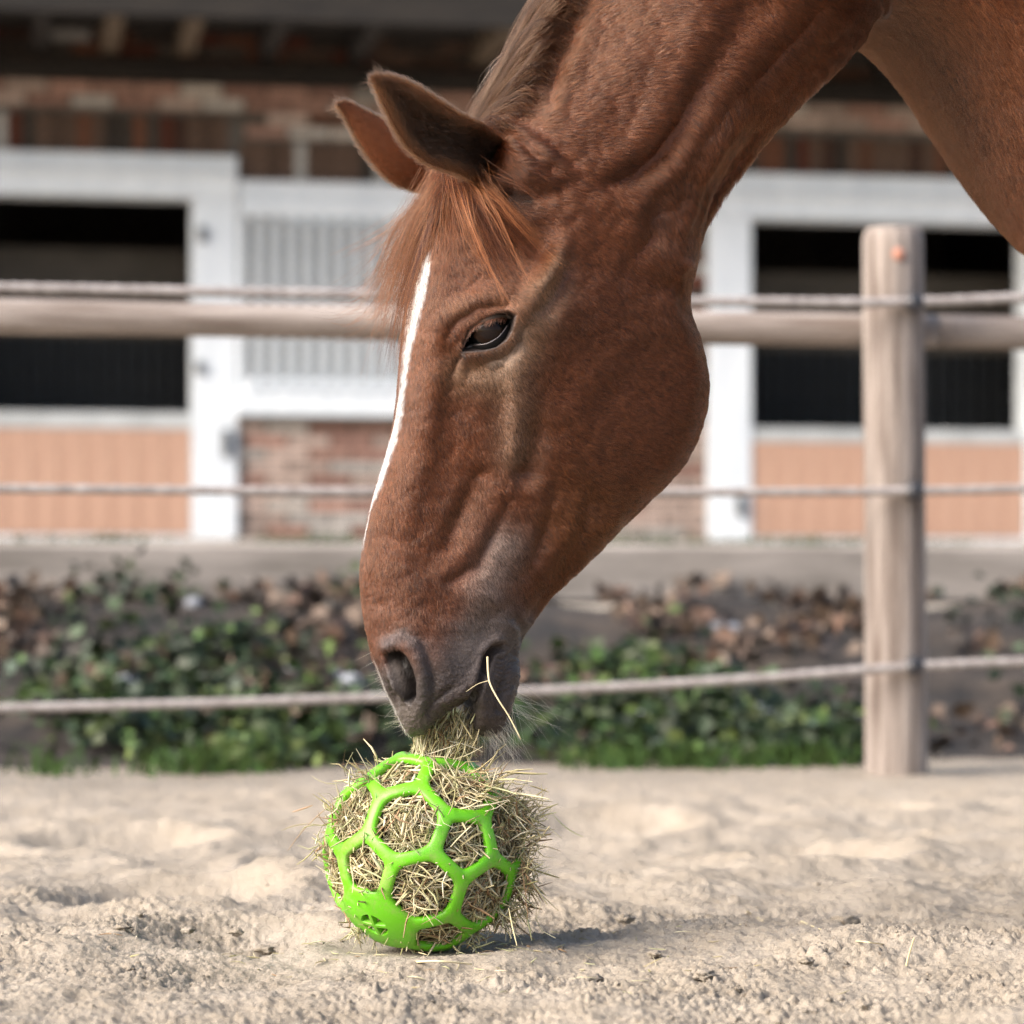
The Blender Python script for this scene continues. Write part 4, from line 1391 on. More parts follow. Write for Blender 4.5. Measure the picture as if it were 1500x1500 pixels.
def on_ball(x, y, scale=1.0):
    """point on a sphere round the eye centre (radius scale*R) along the picture ray; beyond the limb it stays on the rim plane"""
    d = ray(x, y); o = np.array([0, 0, H]) - eye_c
    b_ = o @ d; c_ = o @ o - (R_eye * scale) ** 2
    disc = b_ * b_ - c_
    if disc < (R_eye * .35) ** 2:
        # outside: nearest point bent round at constant depth
        t = -b_ - R_eye * .35
    else:
        t = -b_ - math.sqrt(disc)
    return np.array([0, 0, H]) + d * t


import bmesh
bm = bmesh.new(); bmesh.ops.create_uvsphere(bm, u_segments=64, v_segments=40, radius=R_eye)
ev = np.array([q.co[:] for q in bm.verts]); efc = [tuple(q.index for q in p.verts) for p in bm.faces]; bm.free()
epx = project(ev + eye_c)
ir = np.sqrt(((epx[:, 0] - 716) / 22.0) ** 2 + ((epx[:, 1] - 489) / 15.0) ** 2)
ecol = np.where((ir < 1)[:, None] & (ev[:, 1] < 0)[:, None], np.array([0.013, 0.0065, 0.004]), np.array([0.002, 0.002, 0.002]))
ecol = np.where((ir < .55)[:, None] & (ev[:, 1] < 0)[:, None], np.array([0.012, 0.008, 0.007]), ecol)
eo = hpart(mesh_obj('eye', ev + eye_c, efc, M_eye, col=ecol))


def lid(name, rows, scales, cols, mat=M_lid):
    """rows: list of picture polylines from skin to margin; scales: sphere scale of each row"""
    n = 44
    R_ = []
    for r in rows:
        r = np.asarray(r, float)
        d = np.concatenate([[0], np.cumsum(np.linalg.norm(np.diff(r, axis=0), axis=1))]); d /= d[-1]
        R_.append(catmull(d, r, np.linspace(0, 1, n)))
    m = (len(rows) - 1) * 6 + 1
    kk = np.arange(len(rows))
    R_ = np.array(R_)
    q = np.linspace(0, len(rows) - 1, m)
    pts2 = np.stack([catmull(kk, R_[:, j], q) for j in range(n)], 1)
    scs = np.interp(q, kk, scales)
    if len(cols) != len(rows): raise ValueError
    cc = np.stack([np.interp(q, kk, np.asarray(cols)[:, c]) for c in range(3)], 1)
    V = np.array([[on_ball(pts2[i, j, 0], pts2[i, j, 1], scs[i]) for j in range(n)] for i in range(m)])
    k = np.arange(m * n).reshape(m, n)
    f = np.stack([k[:-1, :-1], k[1:, :-1], k[1:, 1:], k[:-1, 1:]], -1).reshape(-1, 4)
    o = hpart(mesh_obj(name, V.reshape(-1, 3), f, mat, col=np.repeat(cc, n, axis=0)))
    so = o.modifiers.new('thick', 'SOLIDIFY'); so.thickness = 0.0012; so.offset = 0
    return o, V


blk = (0.010, 0.009, 0.009)
lid_rows_u = [[(668, 520), (676, 488), (690, 466), (712, 453), (736, 450), (764, 456)],
              [(671, 519), (680, 490), (692, 470), (712, 457), (736, 454), (760, 460)],
              [(673, 518), (682, 491), (694, 470), (713, 459), (735, 456), (757, 461)],
              [(675, 517), (684, 493), (696, 472), (714, 463), (735, 459), (754, 463)],
              [(676, 516), (685, 495), (696, 477), (714, 469), (734, 464), (751, 466)],
              [(677, 515), (686, 496), (697, 480), (714, 472), (734, 466), (750, 468)]]
lid_u, VU = lid('upper_eyelid', lid_rows_u, [1.02, 1.05, 1.04, 1.10, 1.07, 1.015],
                [(0.02, .014, .01), blk, blk, (0.17, 0.14, 0.125), (0.10, 0.07, 0.055), blk])
lid_rows_l = [[(664, 526), (690, 522), (718, 521), (744, 508), (756, 488), (762, 460)],
              [(668, 523), (690, 518), (717, 517), (741, 504), (752, 486), (757, 462)],
              [(672, 519), (690, 512), (715, 511), (737, 499), (747, 483), (753, 464)],
              [(676, 516), (690, 507), (713, 506), (734, 494), (743, 480), (750, 466)],
              [(678, 515), (690, 504), (712, 503), (732, 492), (741, 479), (749, 467)]]
lid_l, VL = lid('lower_eyelid', lid_rows_l, [0.99, 1.04, 1.07, 1.05, 1.012],
                [blk, blk, blk, blk, blk])
wetp = np.array([on_ball(x, y, 1.045) for x, y in catmull(np.arange(6), [(684, 509), (697, 505.5), (713, 503.5), (728, 495.5), (737, 486), (743, 477)], np.linspace(0, 5, 50))])
v, f = sweep(wetp, 0.0007, 8)
wet = mesh_obj('tear_line', v, f, M_wet); wet.parent = eo; wet.location = (0, 0, 0)

# ---------------------------------------------------------------- hair
def curves_obj(name, pts, rad, cols, mat):
    """pts (n,k,3), rad (n,k), cols (n,3)"""
    n, k = pts.shape[:2]
    hcv = bpy.data.hair_curves.new(name)
    hcv.add_curves([k] * n)
    hcv.attributes['position'].data.foreach_set('vector', pts.astype(np.float32).ravel())
    ra = hcv.attributes.get('radius') or hcv.attributes.new('radius', 'FLOAT', 'POINT')
    ra.data.foreach_set('value', rad.astype(np.float32).ravel())
    ca_ = hcv.attributes.new('tint', 'FLOAT_COLOR', 'CURVE')
    c = np.ones((n, 4), np.float32); c[:, :3] = cols
    ca_.data.foreach_set('color', c.ravel())
    hcv.materials.append(mat)
    o = bpy.data.objects.new(name, hcv); COL.objects.link(o)
    return o


# direction of the coat in the picture plane
FLOW = np.array([
    (620, 420, .25, 1), (640, 380, .2, 1), (610, 560, .45, .9), (600, 680, .45, .9), (580, 800, .25, 1), (560, 900, .15, 1), (640, 640, .5, .85), (700, 640, .5, .85), (660, 760, .35, .93),
    (690, 860, .45, .9), (640, 930, .3, .95), (740, 940, .5, .85), (720, 1040, .3, .95), (760, 620, .35, .93), (730, 420, .7, .6), (690, 400, .4, .9), (800, 400, .55, .8), (790, 480, .6, .8),
    (830, 440, .8, .6), (900, 430, .85, .5), (980, 450, .7, .7), (850, 540, .85, .5), (950, 560, .95, .25), (1010, 560, .9, .3), (900, 640, .95, .2), (980, 660, .9, .35), (820, 680, .8, .55),
    (800, 790, .55, .85), (860, 790, .7, .7), (780, 880, .4, .9), (900, 730, .9, .4), (770, 300, 1, .35), (830, 300, 1, .35), (870, 350, .85, .5), (930, 330, .7, .7), (990, 340, .35, .95),
    (1040, 250, .1, 1), (1080, 180, .2, .95), (840, 230, 1, .1), (900, 200, 1, -.05), (960, 160, 1, .1), (850, 130, 1, -.25), (860, 70, .9, -.4), (950, 80, 1, -.15), (1040, 60, .9, .2), (1150, 60, .7, .5),
    (790, 160, .9, -.25), (760, 220, .9, .4), (800, 250, .9, .35), (1330, 90, .3, .9), (1450, 100, .6, .6)], float)


def flow(q):
    d2 = ((q[:, None, :] - FLOW[None, :, :2]) ** 2).sum(-1)
    w = 1 / (d2 + 900.0) ** 1.5
    v = (w[..., None] * FLOW[None, :, 2:]).sum(1)
    return v / np.linalg.norm(v, axis=1)[:, None]


hr = np.random.default_rng(21)


def sample_grid(Pg, Cg, Ng, Qg, n, dens):
    """random points on a grid patch; dens (cells)"""
    ar = np.linalg.norm(np.cross(Pg[1:, :-1] - Pg[:-1, :-1], Pg[:-1, 1:] - Pg[:-1, :-1]), axis=-1) * dens
    pr = ar.ravel() / ar.sum()
    cdf = np.cumsum(pr)
    k = np.searchsorted(cdf, hr.random(n)).clip(0, len(cdf) - 1)
    i, j = np.divmod(k, Pg.shape[1] - 1)
    a_, b_ = hr.random(n)[:, None], hr.random(n)[:, None]
    def L(X): return (X[i, j] * (1 - a_) + X[i + 1, j] * a_) * (1 - b_) + (X[i, j + 1] * (1 - a_) + X[i + 1, j + 1] * a_) * b_
    nn = L(Ng); nn /= np.linalg.norm(nn, axis=1)[:, None] + 1e-9
    return L(Pg), L(Cg), nn, L(Qg)


def fur(P0, N, T, length, lift, rad, jit=0.25, bend=0.6):
    n = len(P0)
    T = T - (T * N).sum(1)[:, None] * N; T /= np.linalg.norm(T, axis=1)[:, None] + 1e-9
    B_ = np.cross(N, T)
    T = T + B_ * (hr.normal(size=(n, 1)) * jit); T /= np.linalg.norm(T, axis=1)[:, None]
    lf = np.clip(lift * (1 + .5 * hr.normal(size=n)), .02, 1.2)[:, None]
    L_ = length[:, None]
    p1 = P0 + T * L_ * .36 + N * L_ * lf * .34
    p2 = P0 + T * L_ * .70 + N * L_ * lf * .52
    p3 = P0 + T * L_ * 1.0 + N * L_ * lf * (.52 - .25 * bend)
    P0 = P0 - N * .0006
    pts = np.stack([P0, p1, p2, p3], 1)
    r = np.array([1.0, .9, .65, .12])[None] * rad[:, None]
    return pts, r


def t3(q2):
    """picture direction -> 3-D direction in the horse's plane"""
    return q2[:, :1] * EA - q2[:, 1:] * EZ


vis_s = (s_all < S_k[25])
ns_ = int(vis_s.sum())
Pv, Cv, Nv, Qg = Pn[:ns_], Cn[:ns_], NN[:ns_], Q[:ns_]
dens = np.ones((ns_ - 1, NH - 1))
qc = Qg[:-1, :-1].reshape(-1, 2)
dn_ = np.ones(len(qc))
dn_ *= np.where(poly_sd(qc, eye_open) < np.where(qc[:, 1] < 500 - .35 * (qc[:, 0] - 715), 7.0, 4.0), 0, 1)
dn_ *= np.where(poly_sd(qc, nost) < 2, 0, 1)
dd, _, _ = seg_dist(qc, [(690, 1028), (706, 985), (722, 950), (733, 945)])
dn_ *= np.where(dd < 7, 0.1, 1)
mzc = muz(qc[:, 0], qc[:, 1]) * (1 - smooth01((qc[:, 0] - 775) / 25.0))
dn_ *= 1 - 0.55 * mzc
dn_ *= np.where((qc[:, 0] > 1530) | (qc[:, 1] < -30), 0, 1)
dens = dn_.reshape(ns_ - 1, NH - 1)
NCOAT = 460000
p0, c0, n0, q0 = sample_grid(Pv, Cv, Nv, Qg, NCOAT, dens)
fl = flow(q0)
jn = vnoise(np.concatenate([q0 / 14.0, np.zeros((len(q0), 1))], 1), 91)
ang = jn * 0.32
fl = np.stack([fl[:, 0] * np.cos(ang) - fl[:, 1] * np.sin(ang), fl[:, 0] * np.sin(ang) + fl[:, 1] * np.cos(ang)], 1)
mzq = muz(q0[:, 0], q0[:, 1]) * (1 - smooth01((q0[:, 0] - 775) / 25.0))
neckf = smooth01((420 - q0[:, 1]) / 150.0)
length = (0.0068 + 0.0045 * neckf) * (1 - .68 * mzq) * hr.uniform(.7, 1.3, NCOAT)
pts, rad = fur(p0, n0, t3(fl), length, 0.12 - .03 * mzq, np.full(NCOAT, .000125), .16)
al = (q0 * fl).sum(1); pe = q0[:, 0] * -fl[:, 1] + q0[:, 1] * fl[:, 0]
st1 = vnoise(np.stack([al / 11.0, pe / 1.7, 0 * al], 1), 95); st2 = vnoise(np.stack([al / 24.0, pe / 4.5, 0 * al], 1), 96)
tone = hr.normal(size=NCOAT) * .22 + (.62 * st1 + .28 * st2) * (1 - .35 * mzq)
cols = np.clip(c0 * (1 + tone)[:, None], 0.004, .9)
packs = [(pts, rad, cols)]
# coarser guard hairs lying over the coat
NG = 120000
p0, c0, n0, q0 = sample_grid(Pv, Cv, Nv, Qg, NG, dens)
fl = flow(q0)
jn = vnoise(np.concatenate([q0 / 14.0, np.zeros((len(q0), 1))], 1), 91) * .32
fl = np.stack([fl[:, 0] * np.cos(jn) - fl[:, 1] * np.sin(jn), fl[:, 0] * np.sin(jn) + fl[:, 1] * np.cos(jn)], 1)
mzq = muz(q0[:, 0], q0[:, 1]) * (1 - smooth01((q0[:, 0] - 775) / 25.0))
neckf = smooth01((420 - q0[:, 1]) / 150.0)
length = (0.0080 + 0.005 * neckf) * (1 - .68 * mzq) * hr.uniform(.7, 1.3, NG)
pts, rad = fur(p0, n0, t3(fl), length, 0.13 - .04 * mzq, .00021 * (1 - .5 * mzq), .15)
lum = np.where(hr.random(NG) < .45, hr.uniform(.12, .5, NG), hr.uniform(.95, 1.9, NG))
lum = lum * (1 - .4 * mzq) + .4 * mzq
packs.append((pts, rad, np.clip(c0 * lum[:, None], .003, .9)))
# far side rim, seen round the forehead and nose
p0, c0, n0, q0 = sample_grid(Pf[:ns_, :60], Cfar[:ns_, :60], NN[:ns_, :60] - 2 * (NN[:ns_, :60] @ EW)[..., None] * EW, Qg[:, :60], 60000, np.ones((ns_ - 1, 59)))
pts, rad = fur(p0, n0, t3(flow(q0)), .0065 * hr.uniform(.7, 1.3, len(p0)), .2, np.full(len(p0), .000105), .22)
packs.append((pts, rad, np.clip(c0 * (1 + hr.normal(size=len(p0)) * .2)[:, None], .004, .9)))
i0_, i1_ = int(np.searchsorted(s_all, S_k[18])), int(np.searchsorted(s_all, S_k[25]))
Nfar = NN - 2 * (NN @ EW)[..., None] * EW
p0, c0, n0, q0 = sample_grid(Pf[i0_:i1_, 130:], Cfar[i0_:i1_, 130:], Nfar[i0_:i1_, 130:], Q[i0_:i1_, 130:], 40000, np.ones((i1_ - i0_ - 1, NH - 131)))
pts, rad = fur(p0, n0, t3(flow(q0)), .011 * hr.uniform(.7, 1.3, len(p0)), .2, np.full(len(p0), .00016), .22)
packs.append((pts, rad, np.clip(c0 * (1 + hr.normal(size=len(p0)) * .25)[:, None], .004, .9)))
# ears: both faces and the fringed rims
for inn, out, n, cin, cout, facing in EARS:
    du = np.gradient(out, axis=0)
    for G, C_, nrm, num, L_, lf in ((out, cout, -n, 26000, .006, .22), (inn, cin, n, 15000, .017, .55)):
        qg = np.zeros(G.shape[:2] + (2,))
        qg[..., 0] = np.arange(G.shape[0])[:, None]; qg[..., 1] = np.arange(G.shape[1])[None]
        p0, c0, n0, q0 = sample_grid(G, C_, nrm, qg, num, np.ones((G.shape[0] - 1, G.shape[1] - 1)))
        tdir = du[q0[:, 0].astype(int), q0[:, 1].astype(int)]
        pts, rad = fur(p0, n0, tdir, L_ * hr.uniform(.6, 1.4, num), lf, np.full(num, .0001), .35)
        packs.append((pts, rad, np.clip(c0 * (1 + hr.normal(size=num) * .22)[:, None], .004, .9)))
    for e in (0, -1):
        num = 2600
        ii = hr.integers(4, inn.shape[0] - 1, num); fr = hr.random(num)[:, None]
        p0 = inn[ii - 1, e] * fr + inn[ii, e] * (1 - fr)
        outd = (inn[ii, e] - inn[ii, e + (3 if e == 0 else -3)]); outd /= np.linalg.norm(outd, axis=1)[:, None]
        td = du[ii, e]; td /= np.linalg.norm(td, axis=1)[:, None]
        pts, rad = fur(p0, outd, td, .0075 * hr.uniform(.5, 1.5, num), .75, np.full(num, .00009), .3)
        packs.append((pts, rad, np.clip(np.array([0.22, 0.11, 0.055]) * (1 + hr.normal(size=num) * .25)[:, None], .01, .9)))
P_ = np.concatenate([p[0] for p in packs]); R_ = np.concatenate([p[1] for p in packs]); C_ = np.concatenate([p[2] for p in packs])
hpart(curves_obj('coat', P_, R_, C_, M_coat))['kind'] = 'stuff'


# long hair from guides ---------------------------------------------------
def guide3(pts):
    """pts: (x, y, w) picture place and lateral offset; w None: on the coat, w as ('s', lift)"""
    out = []
    for x, y, w in pts:
        if isinstance(w, tuple): out.append(surf(x, y, w[1]))
        else: out.append(px3(x, y, w))
    return np.array(out)


def strands(guides, n, k=14, root_sd=.004, tip_sd=.010, clump=5, wave=.0012, rad=.00016, cols=None, lr=(0.75, 1.05), seed=3):
    """guides: list of (3-D polyline, weight)"""
    r = np.random.default_rng(seed)
    G = []
    for g, wgt in guides:
        d = np.concatenate([[0], np.cumsum(np.linalg.norm(np.diff(g, axis=0), axis=1))]); d /= d[-1]
        G.append(catmull(d, g, np.linspace(0, 1, k)))
    wts = np.array([w for _, w in guides], float); wts /= wts.sum()
    pick = r.choice(len(G), n, p=wts)
    pts = np.zeros((n, k, 3)); u = np.linspace(0, 1, k)
    # clump centres per guide
    nc = 12
    cc = r.normal(size=(len(G), nc, 3)); ph = r.uniform(0, 6.28, (len(G), nc, 3))
    ci = r.integers(0, nc, n)
    o = r.normal(size=(n, 3))
    base = np.stack(G)[pick]
    sp_ = root_sd + (tip_sd - root_sd) * u ** 1.2
    mixc = np.clip(.25 + u * 1.6, 0, .9)[None, :, None]
    off = o[:, None] * (1 - mixc) + (cc[pick, ci][:, None] + o[:, None] * .14) * mixc
    wv_ = np.sin(u[None, :, None] * r.uniform(3, 8, (n, 1, 1)) + ph[pick, ci][:, None]) * wave * u[None, :, None]
    pts = base + off * sp_[None, :, None] + wv_ + r.normal(size=(n, 1, 3)) * wave * .4 * u[None, :, None]
    # random length
    L_ = r.uniform(*lr, n)
    q = np.clip(L_[:, None] * u[None], 0, 1) * (k - 1)
    i = np.clip(q.astype(int), 0, k - 2); f = (q - i)[..., None]
    ar = np.arange(n)[:, None]
    pts = pts[ar, i] * (1 - f) + pts[ar, i + 1] * f
    rd = rad * np.linspace(1, .3, k)[None] * r.uniform(.7, 1.2, (n, 1))
    ck = r.integers(0, len(cols), (len(G), nc)); cv = r.uniform(.55, 1.5, (len(G), nc))
    own = r.random(n) < .25
    cl = np.asarray(cols)[np.where(own, r.integers(0, len(cols), n), ck[pick, ci])] * cv[pick, ci][:, None] * (1 + .15 * r.normal(size=(n, 1)))
    return pts, rd, np.clip(cl, .004, .9)


S_ = lambda l: ('s', l)
FG = [
    # fall in front of the forehead
    ([(672, 248, .02), (650, 285, .03), (630, 330, .025), (607, 390, .02), (590, 450, .012), (583, 520, .008)], 3),
    ([(664, 250, .01), (640, 292, .02), (615, 345, .01), (594, 405, .0), (580, 460, -.005), (570, 505, -.01)], 3),
    ([(658, 252, .0), (632, 296, .0), (606, 345, -.01), (585, 400, -.02), (574, 450, -.02), (566, 490, -.02)], 2.4),
    ([(668, 250, .02), (648, 290, .035), (632, 330, .035), (618, 365, .03), (602, 430, .02), (592, 500, .012)], 1.3),
    # blown wisps
    ([(655, 255, -.02), (618, 305, -.03), (580, 335, -.05), (540, 360, -.06), (500, 378, -.07)], .9),
    ([(655, 258, -.02), (615, 318, -.03), (580, 365, -.04), (545, 405, -.05), (505, 438, -.06)], .8),
    ([(650, 262, -.02), (612, 330, -.03), (580, 390, -.04), (550, 430, -.05), (515, 456, -.06), (478, 452, -.06)], .8),
    ([(650, 262, -.02), (610, 340, -.03), (582, 400, -.03), (558, 440, -.04), (528, 462, -.05), (490, 470, -.06)], .8),
    ([(645, 270, -.02), (605, 350, -.03), (582, 420, -.03), (560, 460, -.04), (530, 478, -.05), (515, 486, -.05)], .8),
    ([(640, 280, -.02), (600, 370, -.02), (580, 440, -.02), (570, 490, -.03), (560, 545, -.03)], .35),
    # over the face towards the eye
    ([(688, 255, S_(.012)), (706, 300, S_(.012)), (735, 338, S_(.010)), (765, 368, S_(.008)), (785, 388, S_(.007)), (800, 402, S_(.007))], 2.0),
    ([(690, 258, S_(.012)), (716, 300, S_(.012)), (748, 330, S_(.010)), (775, 355, S_(.008)), (790, 378, S_(.007))], 1.2),
    ([(682, 258, S_(.014)), (694, 305, S_(.014)), (712, 350, S_(.011)), (730, 388, S_(.009)), (744, 415, S_(.008)), (752, 440, S_(.008))], 1.9),
    ([(680, 258, S_(.014)), (686, 305, S_(.012)), (698, 350, S_(.010)), (715, 385, S_(.008)), (738, 412, S_(.007))], 1.3),
    ([(676, 256, S_(.014)), (674, 300, S_(.012)), (672, 340, S_(.009)), (672, 365, S_(.006))], 1.0),
    ([(676, 256, S_(.012)), (668, 300, S_(.012)), (664, 345, S_(.009)), (672, 385, S_(.008)), (680, 420, S_(.007))], .22),
    ([(672, 256, S_(.012)), (662, 300, S_(.012)), (648, 340, S_(.010)), (634, 362, S_(.007))], .7),
    ([(684, 258, S_(.012)), (690, 310, S_(.012)), (680, 360, S_(.008)), (700, 400, S_(.008)), (706, 448, S_(.007))], .10),
    ([(668, 262, S_(.01)), (652, 330, S_(.012)), (640, 400, S_(.010)), (634, 440, S_(.007)), (640, 480, S_(.007))], .18),
]
fguides = [(guide3(g), w) for g, w in FG]
ginger = [(0.14, 0.036, 0.010), (0.08, 0.020, 0.006), (0.20, 0.056, 0.016), (0.04, 0.010, 0.004), (0.30, 0.095, 0.030)]
pts, rd, cl = strands(fguides, 2300, 18, .0095, .0120, wave=.0036, rad=.00017, cols=ginger, lr=(.55, 1.04), seed=5)
hpart(curves_obj('forelock', pts, rd, cl, M_mane))['kind'] = 'stuff'

MG = []
for x0, y0, lst in ((745, 188, [(728, 182), (712, 186), (694, 196)]), (770, 165, [(752, 160), (728, 172), (702, 192)]), (785, 148, [(766, 142), (740, 158), (712, 182)]), (800, 118, [(778, 112), (750, 135), (722, 164), (698, 192)]),
                    (808, 95, [(786, 88), (758, 115), (730, 150), (704, 184)]), (820, 68, [(796, 60), (768, 92), (740, 132), (712, 174)]), (832, 45, [(805, 36), (778, 65), (752, 105), (725, 150)]), (848, 15, [(820, 5), (790, 38), (764, 78), (740, 122)]),
                    (862, -20, [(835, -30), (802, 5), (775, 50), (752, 95)]), (880, -60, [(850, -70), (815, -30), (785, 15), (762, 65)])):
    g = [surf(x0, y0, .002), surf(x0 - 8, y0 - 3, .006)]
    for i, (x, y) in enumerate(lst):
        g.append(px3(x, y, [.035, .022, .008, -.004][i] if len(lst) == 4 else [.03, .018, .004][i]))
    MG.append((np.array(g), 1.0))
for lst in ([(790, 30), (766, 62), (742, 102), (716, 142), (688, 184)], [(800, 0), (772, 45), (750, 88), (728, 126), (700, 168)], [(815, -40), (785, 10), (760, 58), (738, 105), (712, 150)]):
    MG.append((np.array([px3(x, y, -.012) for x, y in lst]), 2.2))
    MG.append((np.array([px3(x + 8, y + 2, -.002) for x, y in lst]), 2.2))
mcol = [(0.045, 0.015, 0.006), (0.07, 0.026, 0.010), (0.02, 0.008, 0.004), (0.13, 0.058, 0.026), (0.05, 0.018, 0.007)]
pts, rd, cl = strands(MG, 5200, 16, .007, .0055, wave=.0022, rad=.00015, cols=mcol, lr=(.7, 1.05), seed=9)
FLY = [(np.array([px3(x, y, -.01) for x, y in l]), 1) for l in ([(760, 60), (735, 88), (722, 112), (718, 140)], [(745, 90), (722, 125), (705, 145), (690, 168)], [(765, 50), (750, 75), (730, 100), (722, 128), (712, 142)])]
p2, r2_, c2 = strands(FLY, 26, 16, .003, .010, wave=.003, rad=.00012, cols=[(0.4, 0.25, 0.15)], lr=(.8, 1.0), seed=12)
hpart(curves_obj('mane', np.concatenate([pts, p2]), np.concatenate([rd, r2_]), np.concatenate([cl, c2]), M_mane))['kind'] = 'stuff'

# eyelashes
el = []
rr_ = np.random.default_rng(31)
for i in range(170):
    u = rr_.uniform(.10, .95)
    edge = VU[-5, int(u * 43)]
    d = np.array([-.25 + .1 * rr_.normal() - .25 * (1 - u), -.75, -.62 + .12 * rr_.normal()])
    L_ = .0085 * rr_.uniform(.6, 1.2)
    el.append([edge, edge + d * L_ * .5 + np.array([0, -.001, .0008]), edge + d * L_ + np.array([0, 0, -.0015])])
el = np.array(el)
hpart(curves_obj('eyelashes', el, np.tile([.00013, .0001, .00004], (len(el), 1)), np.tile([0.26, 0.105, 0.06], (len(el), 1)) * rr_.uniform(.6, 1.3, (len(el), 1)), M_whisk))['kind'] = 'stuff'

# whiskers and chin hair
wh = []
def whisk(x, y, w, dx, dy, L_, curl=0.0):
    p = px3(x, y, w)
    d = (dx * EA - dy * EZ + EW * rr_.normal() * .35); d /= np.linalg.norm(d)
    u = np.linspace(0, 1, 8)[:, None]
    sag = -EZ * (u ** 2) * L_ * curl + EA * (u ** 2) * L_ * rr_.normal() * .15
    wh.append(p + d * L_ * u + sag)
for i in range(90):
    x = rr_.uniform(690, 752); y = np.interp(x, [690, 715, 735, 752], [1062, 1074, 1068, 1035]) - rr_.uniform(0, 10)
    whisk(x, y, rr_.uniform(-.02, .025), rr_.uniform(-.1, .9), rr_.uniform(.3, 1), rr_.uniform(.015, .06), rr_.uniform(0, .5))
for i in range(26):
    whisk(rr_.uniform(745, 758), rr_.uniform(985, 1050), rr_.uniform(-.01, .02), 1, rr_.uniform(-.1, .7), rr_.uniform(.02, .065), rr_.uniform(-.1, .4))
for i in range(46):
    y = rr_.uniform(975, 1070); x = np.interp(y, [975, 1000, 1030, 1060, 1072], [554, 561, 572, 586, 600]) + 4
    whisk(x, y, rr_.uniform(-.03, .01), -1, rr_.uniform(-.1, .9), rr_.uniform(.006, .022), rr_.uniform(-.3, .2))
for (x, y, L_) in ((562, 992, .045), (570, 1006, .035), (545, 955, .018), (550, 968, .02), (640, 1010, .012), (655, 1025, .02)):
    whisk(x, y, 0, -1, .55, L_, .05)
wh = np.array(wh)
hpart(curves_obj('whiskers', wh, np.linspace(.00016, .00004, 8)[None] * np.ones((len(wh), 1)), np.tile([0.45, 0.39, 0.29], (len(wh), 1)) * rr_.uniform(.6, 1.2, (len(wh), 1)), M_whisk))['kind'] = 'stuff'
# ================================================================== BALL AND HAY
BC = P(621, 1246.5, D)
BR = 149.0 * K
c1 = np.array([-.57, .10]); c2 = np.array([.446, -.15])
def sph(v): return np.array([v[0], -math.sqrt(1 - v[0] ** 2 - v[1] ** 2), -v[1]])     # picture -> world direction (towards camera = -Y)
p1, p2 = sph(c1), sph(c2)
# icosahedron vertices with two neighbours at p1, p2
g = (1 + 5 ** .5) / 2
ico = np.array([(0, s1, s2 * g) for s1 in (-1, 1) for s2 in (-1, 1)] + [(s1, s2 * g, 0) for s1 in (-1, 1) for s2 in (-1, 1)] + [(s2 * g, 0, s1) for s1 in (-1, 1) for s2 in (-1, 1)], float)
ico /= np.linalg.norm(ico, axis=1)[:, None]
dm = ico @ ico.T
i0 = 0; i1 = int(np.where(np.abs(dm[0] - dm[0][(dm[0] < .99)].max()) < 1e-6)[0][0])
def frame(a, b_):
    a = a / np.linalg.norm(a); c = np.cross(a, b_); c /= np.linalg.norm(c)
    return np.stack([a, np.cross(c, a), c], 1)
RM = frame(p1, p2) @ frame(ico[i0], ico[i1]).T
V12 = ico @ RM.T
dots = V12 @ V12.T
adj = (dots > .4) & (dots < .6)
# truncated icosahedron
tv = {}
TV = []
for i in range(12):
    for j in range(12):
        if adj[i, j]:
            v = V12[i] * 2 / 3 + V12[j] / 3
            tv[(i, j)] = len(TV); TV.append(v / np.linalg.norm(v))
TV = np.array(TV)
facesT = []
for i in range(12):
    c = V12[i]
    ids = [tv[(i, j)] for j in range(12) if adj[i, j]]
    facesT.append((c, ids))
tri = [(i, j, k) for i in range(12) for j in range(i + 1, 12) for k in range(j + 1, 12) if adj[i, j] and adj[j, k] and adj[i, k]]
for i, j, k in tri:
    c = V12[i] + V12[j] + V12[k]; c /= np.linalg.norm(c)
    facesT.append((c, [tv[(i, j)], tv[(j, i)], tv[(j, k)], tv[(k, j)], tv[(k, i)], tv[(i, k)]]))
pd = sph(np.array([-.40, .66]))
solid = max(range(len(facesT)), key=lambda i: facesT[i][0] @ pd)


def ordered(c, ids):
    x = np.cross(c, [0.3, .2, .9]); x /= np.linalg.norm(x); y = np.cross(c, x)
    a = [math.atan2(TV[i] @ y, TV[i] @ x) for i in ids]
    return [ids[i] for i in np.argsort(a)], x, y


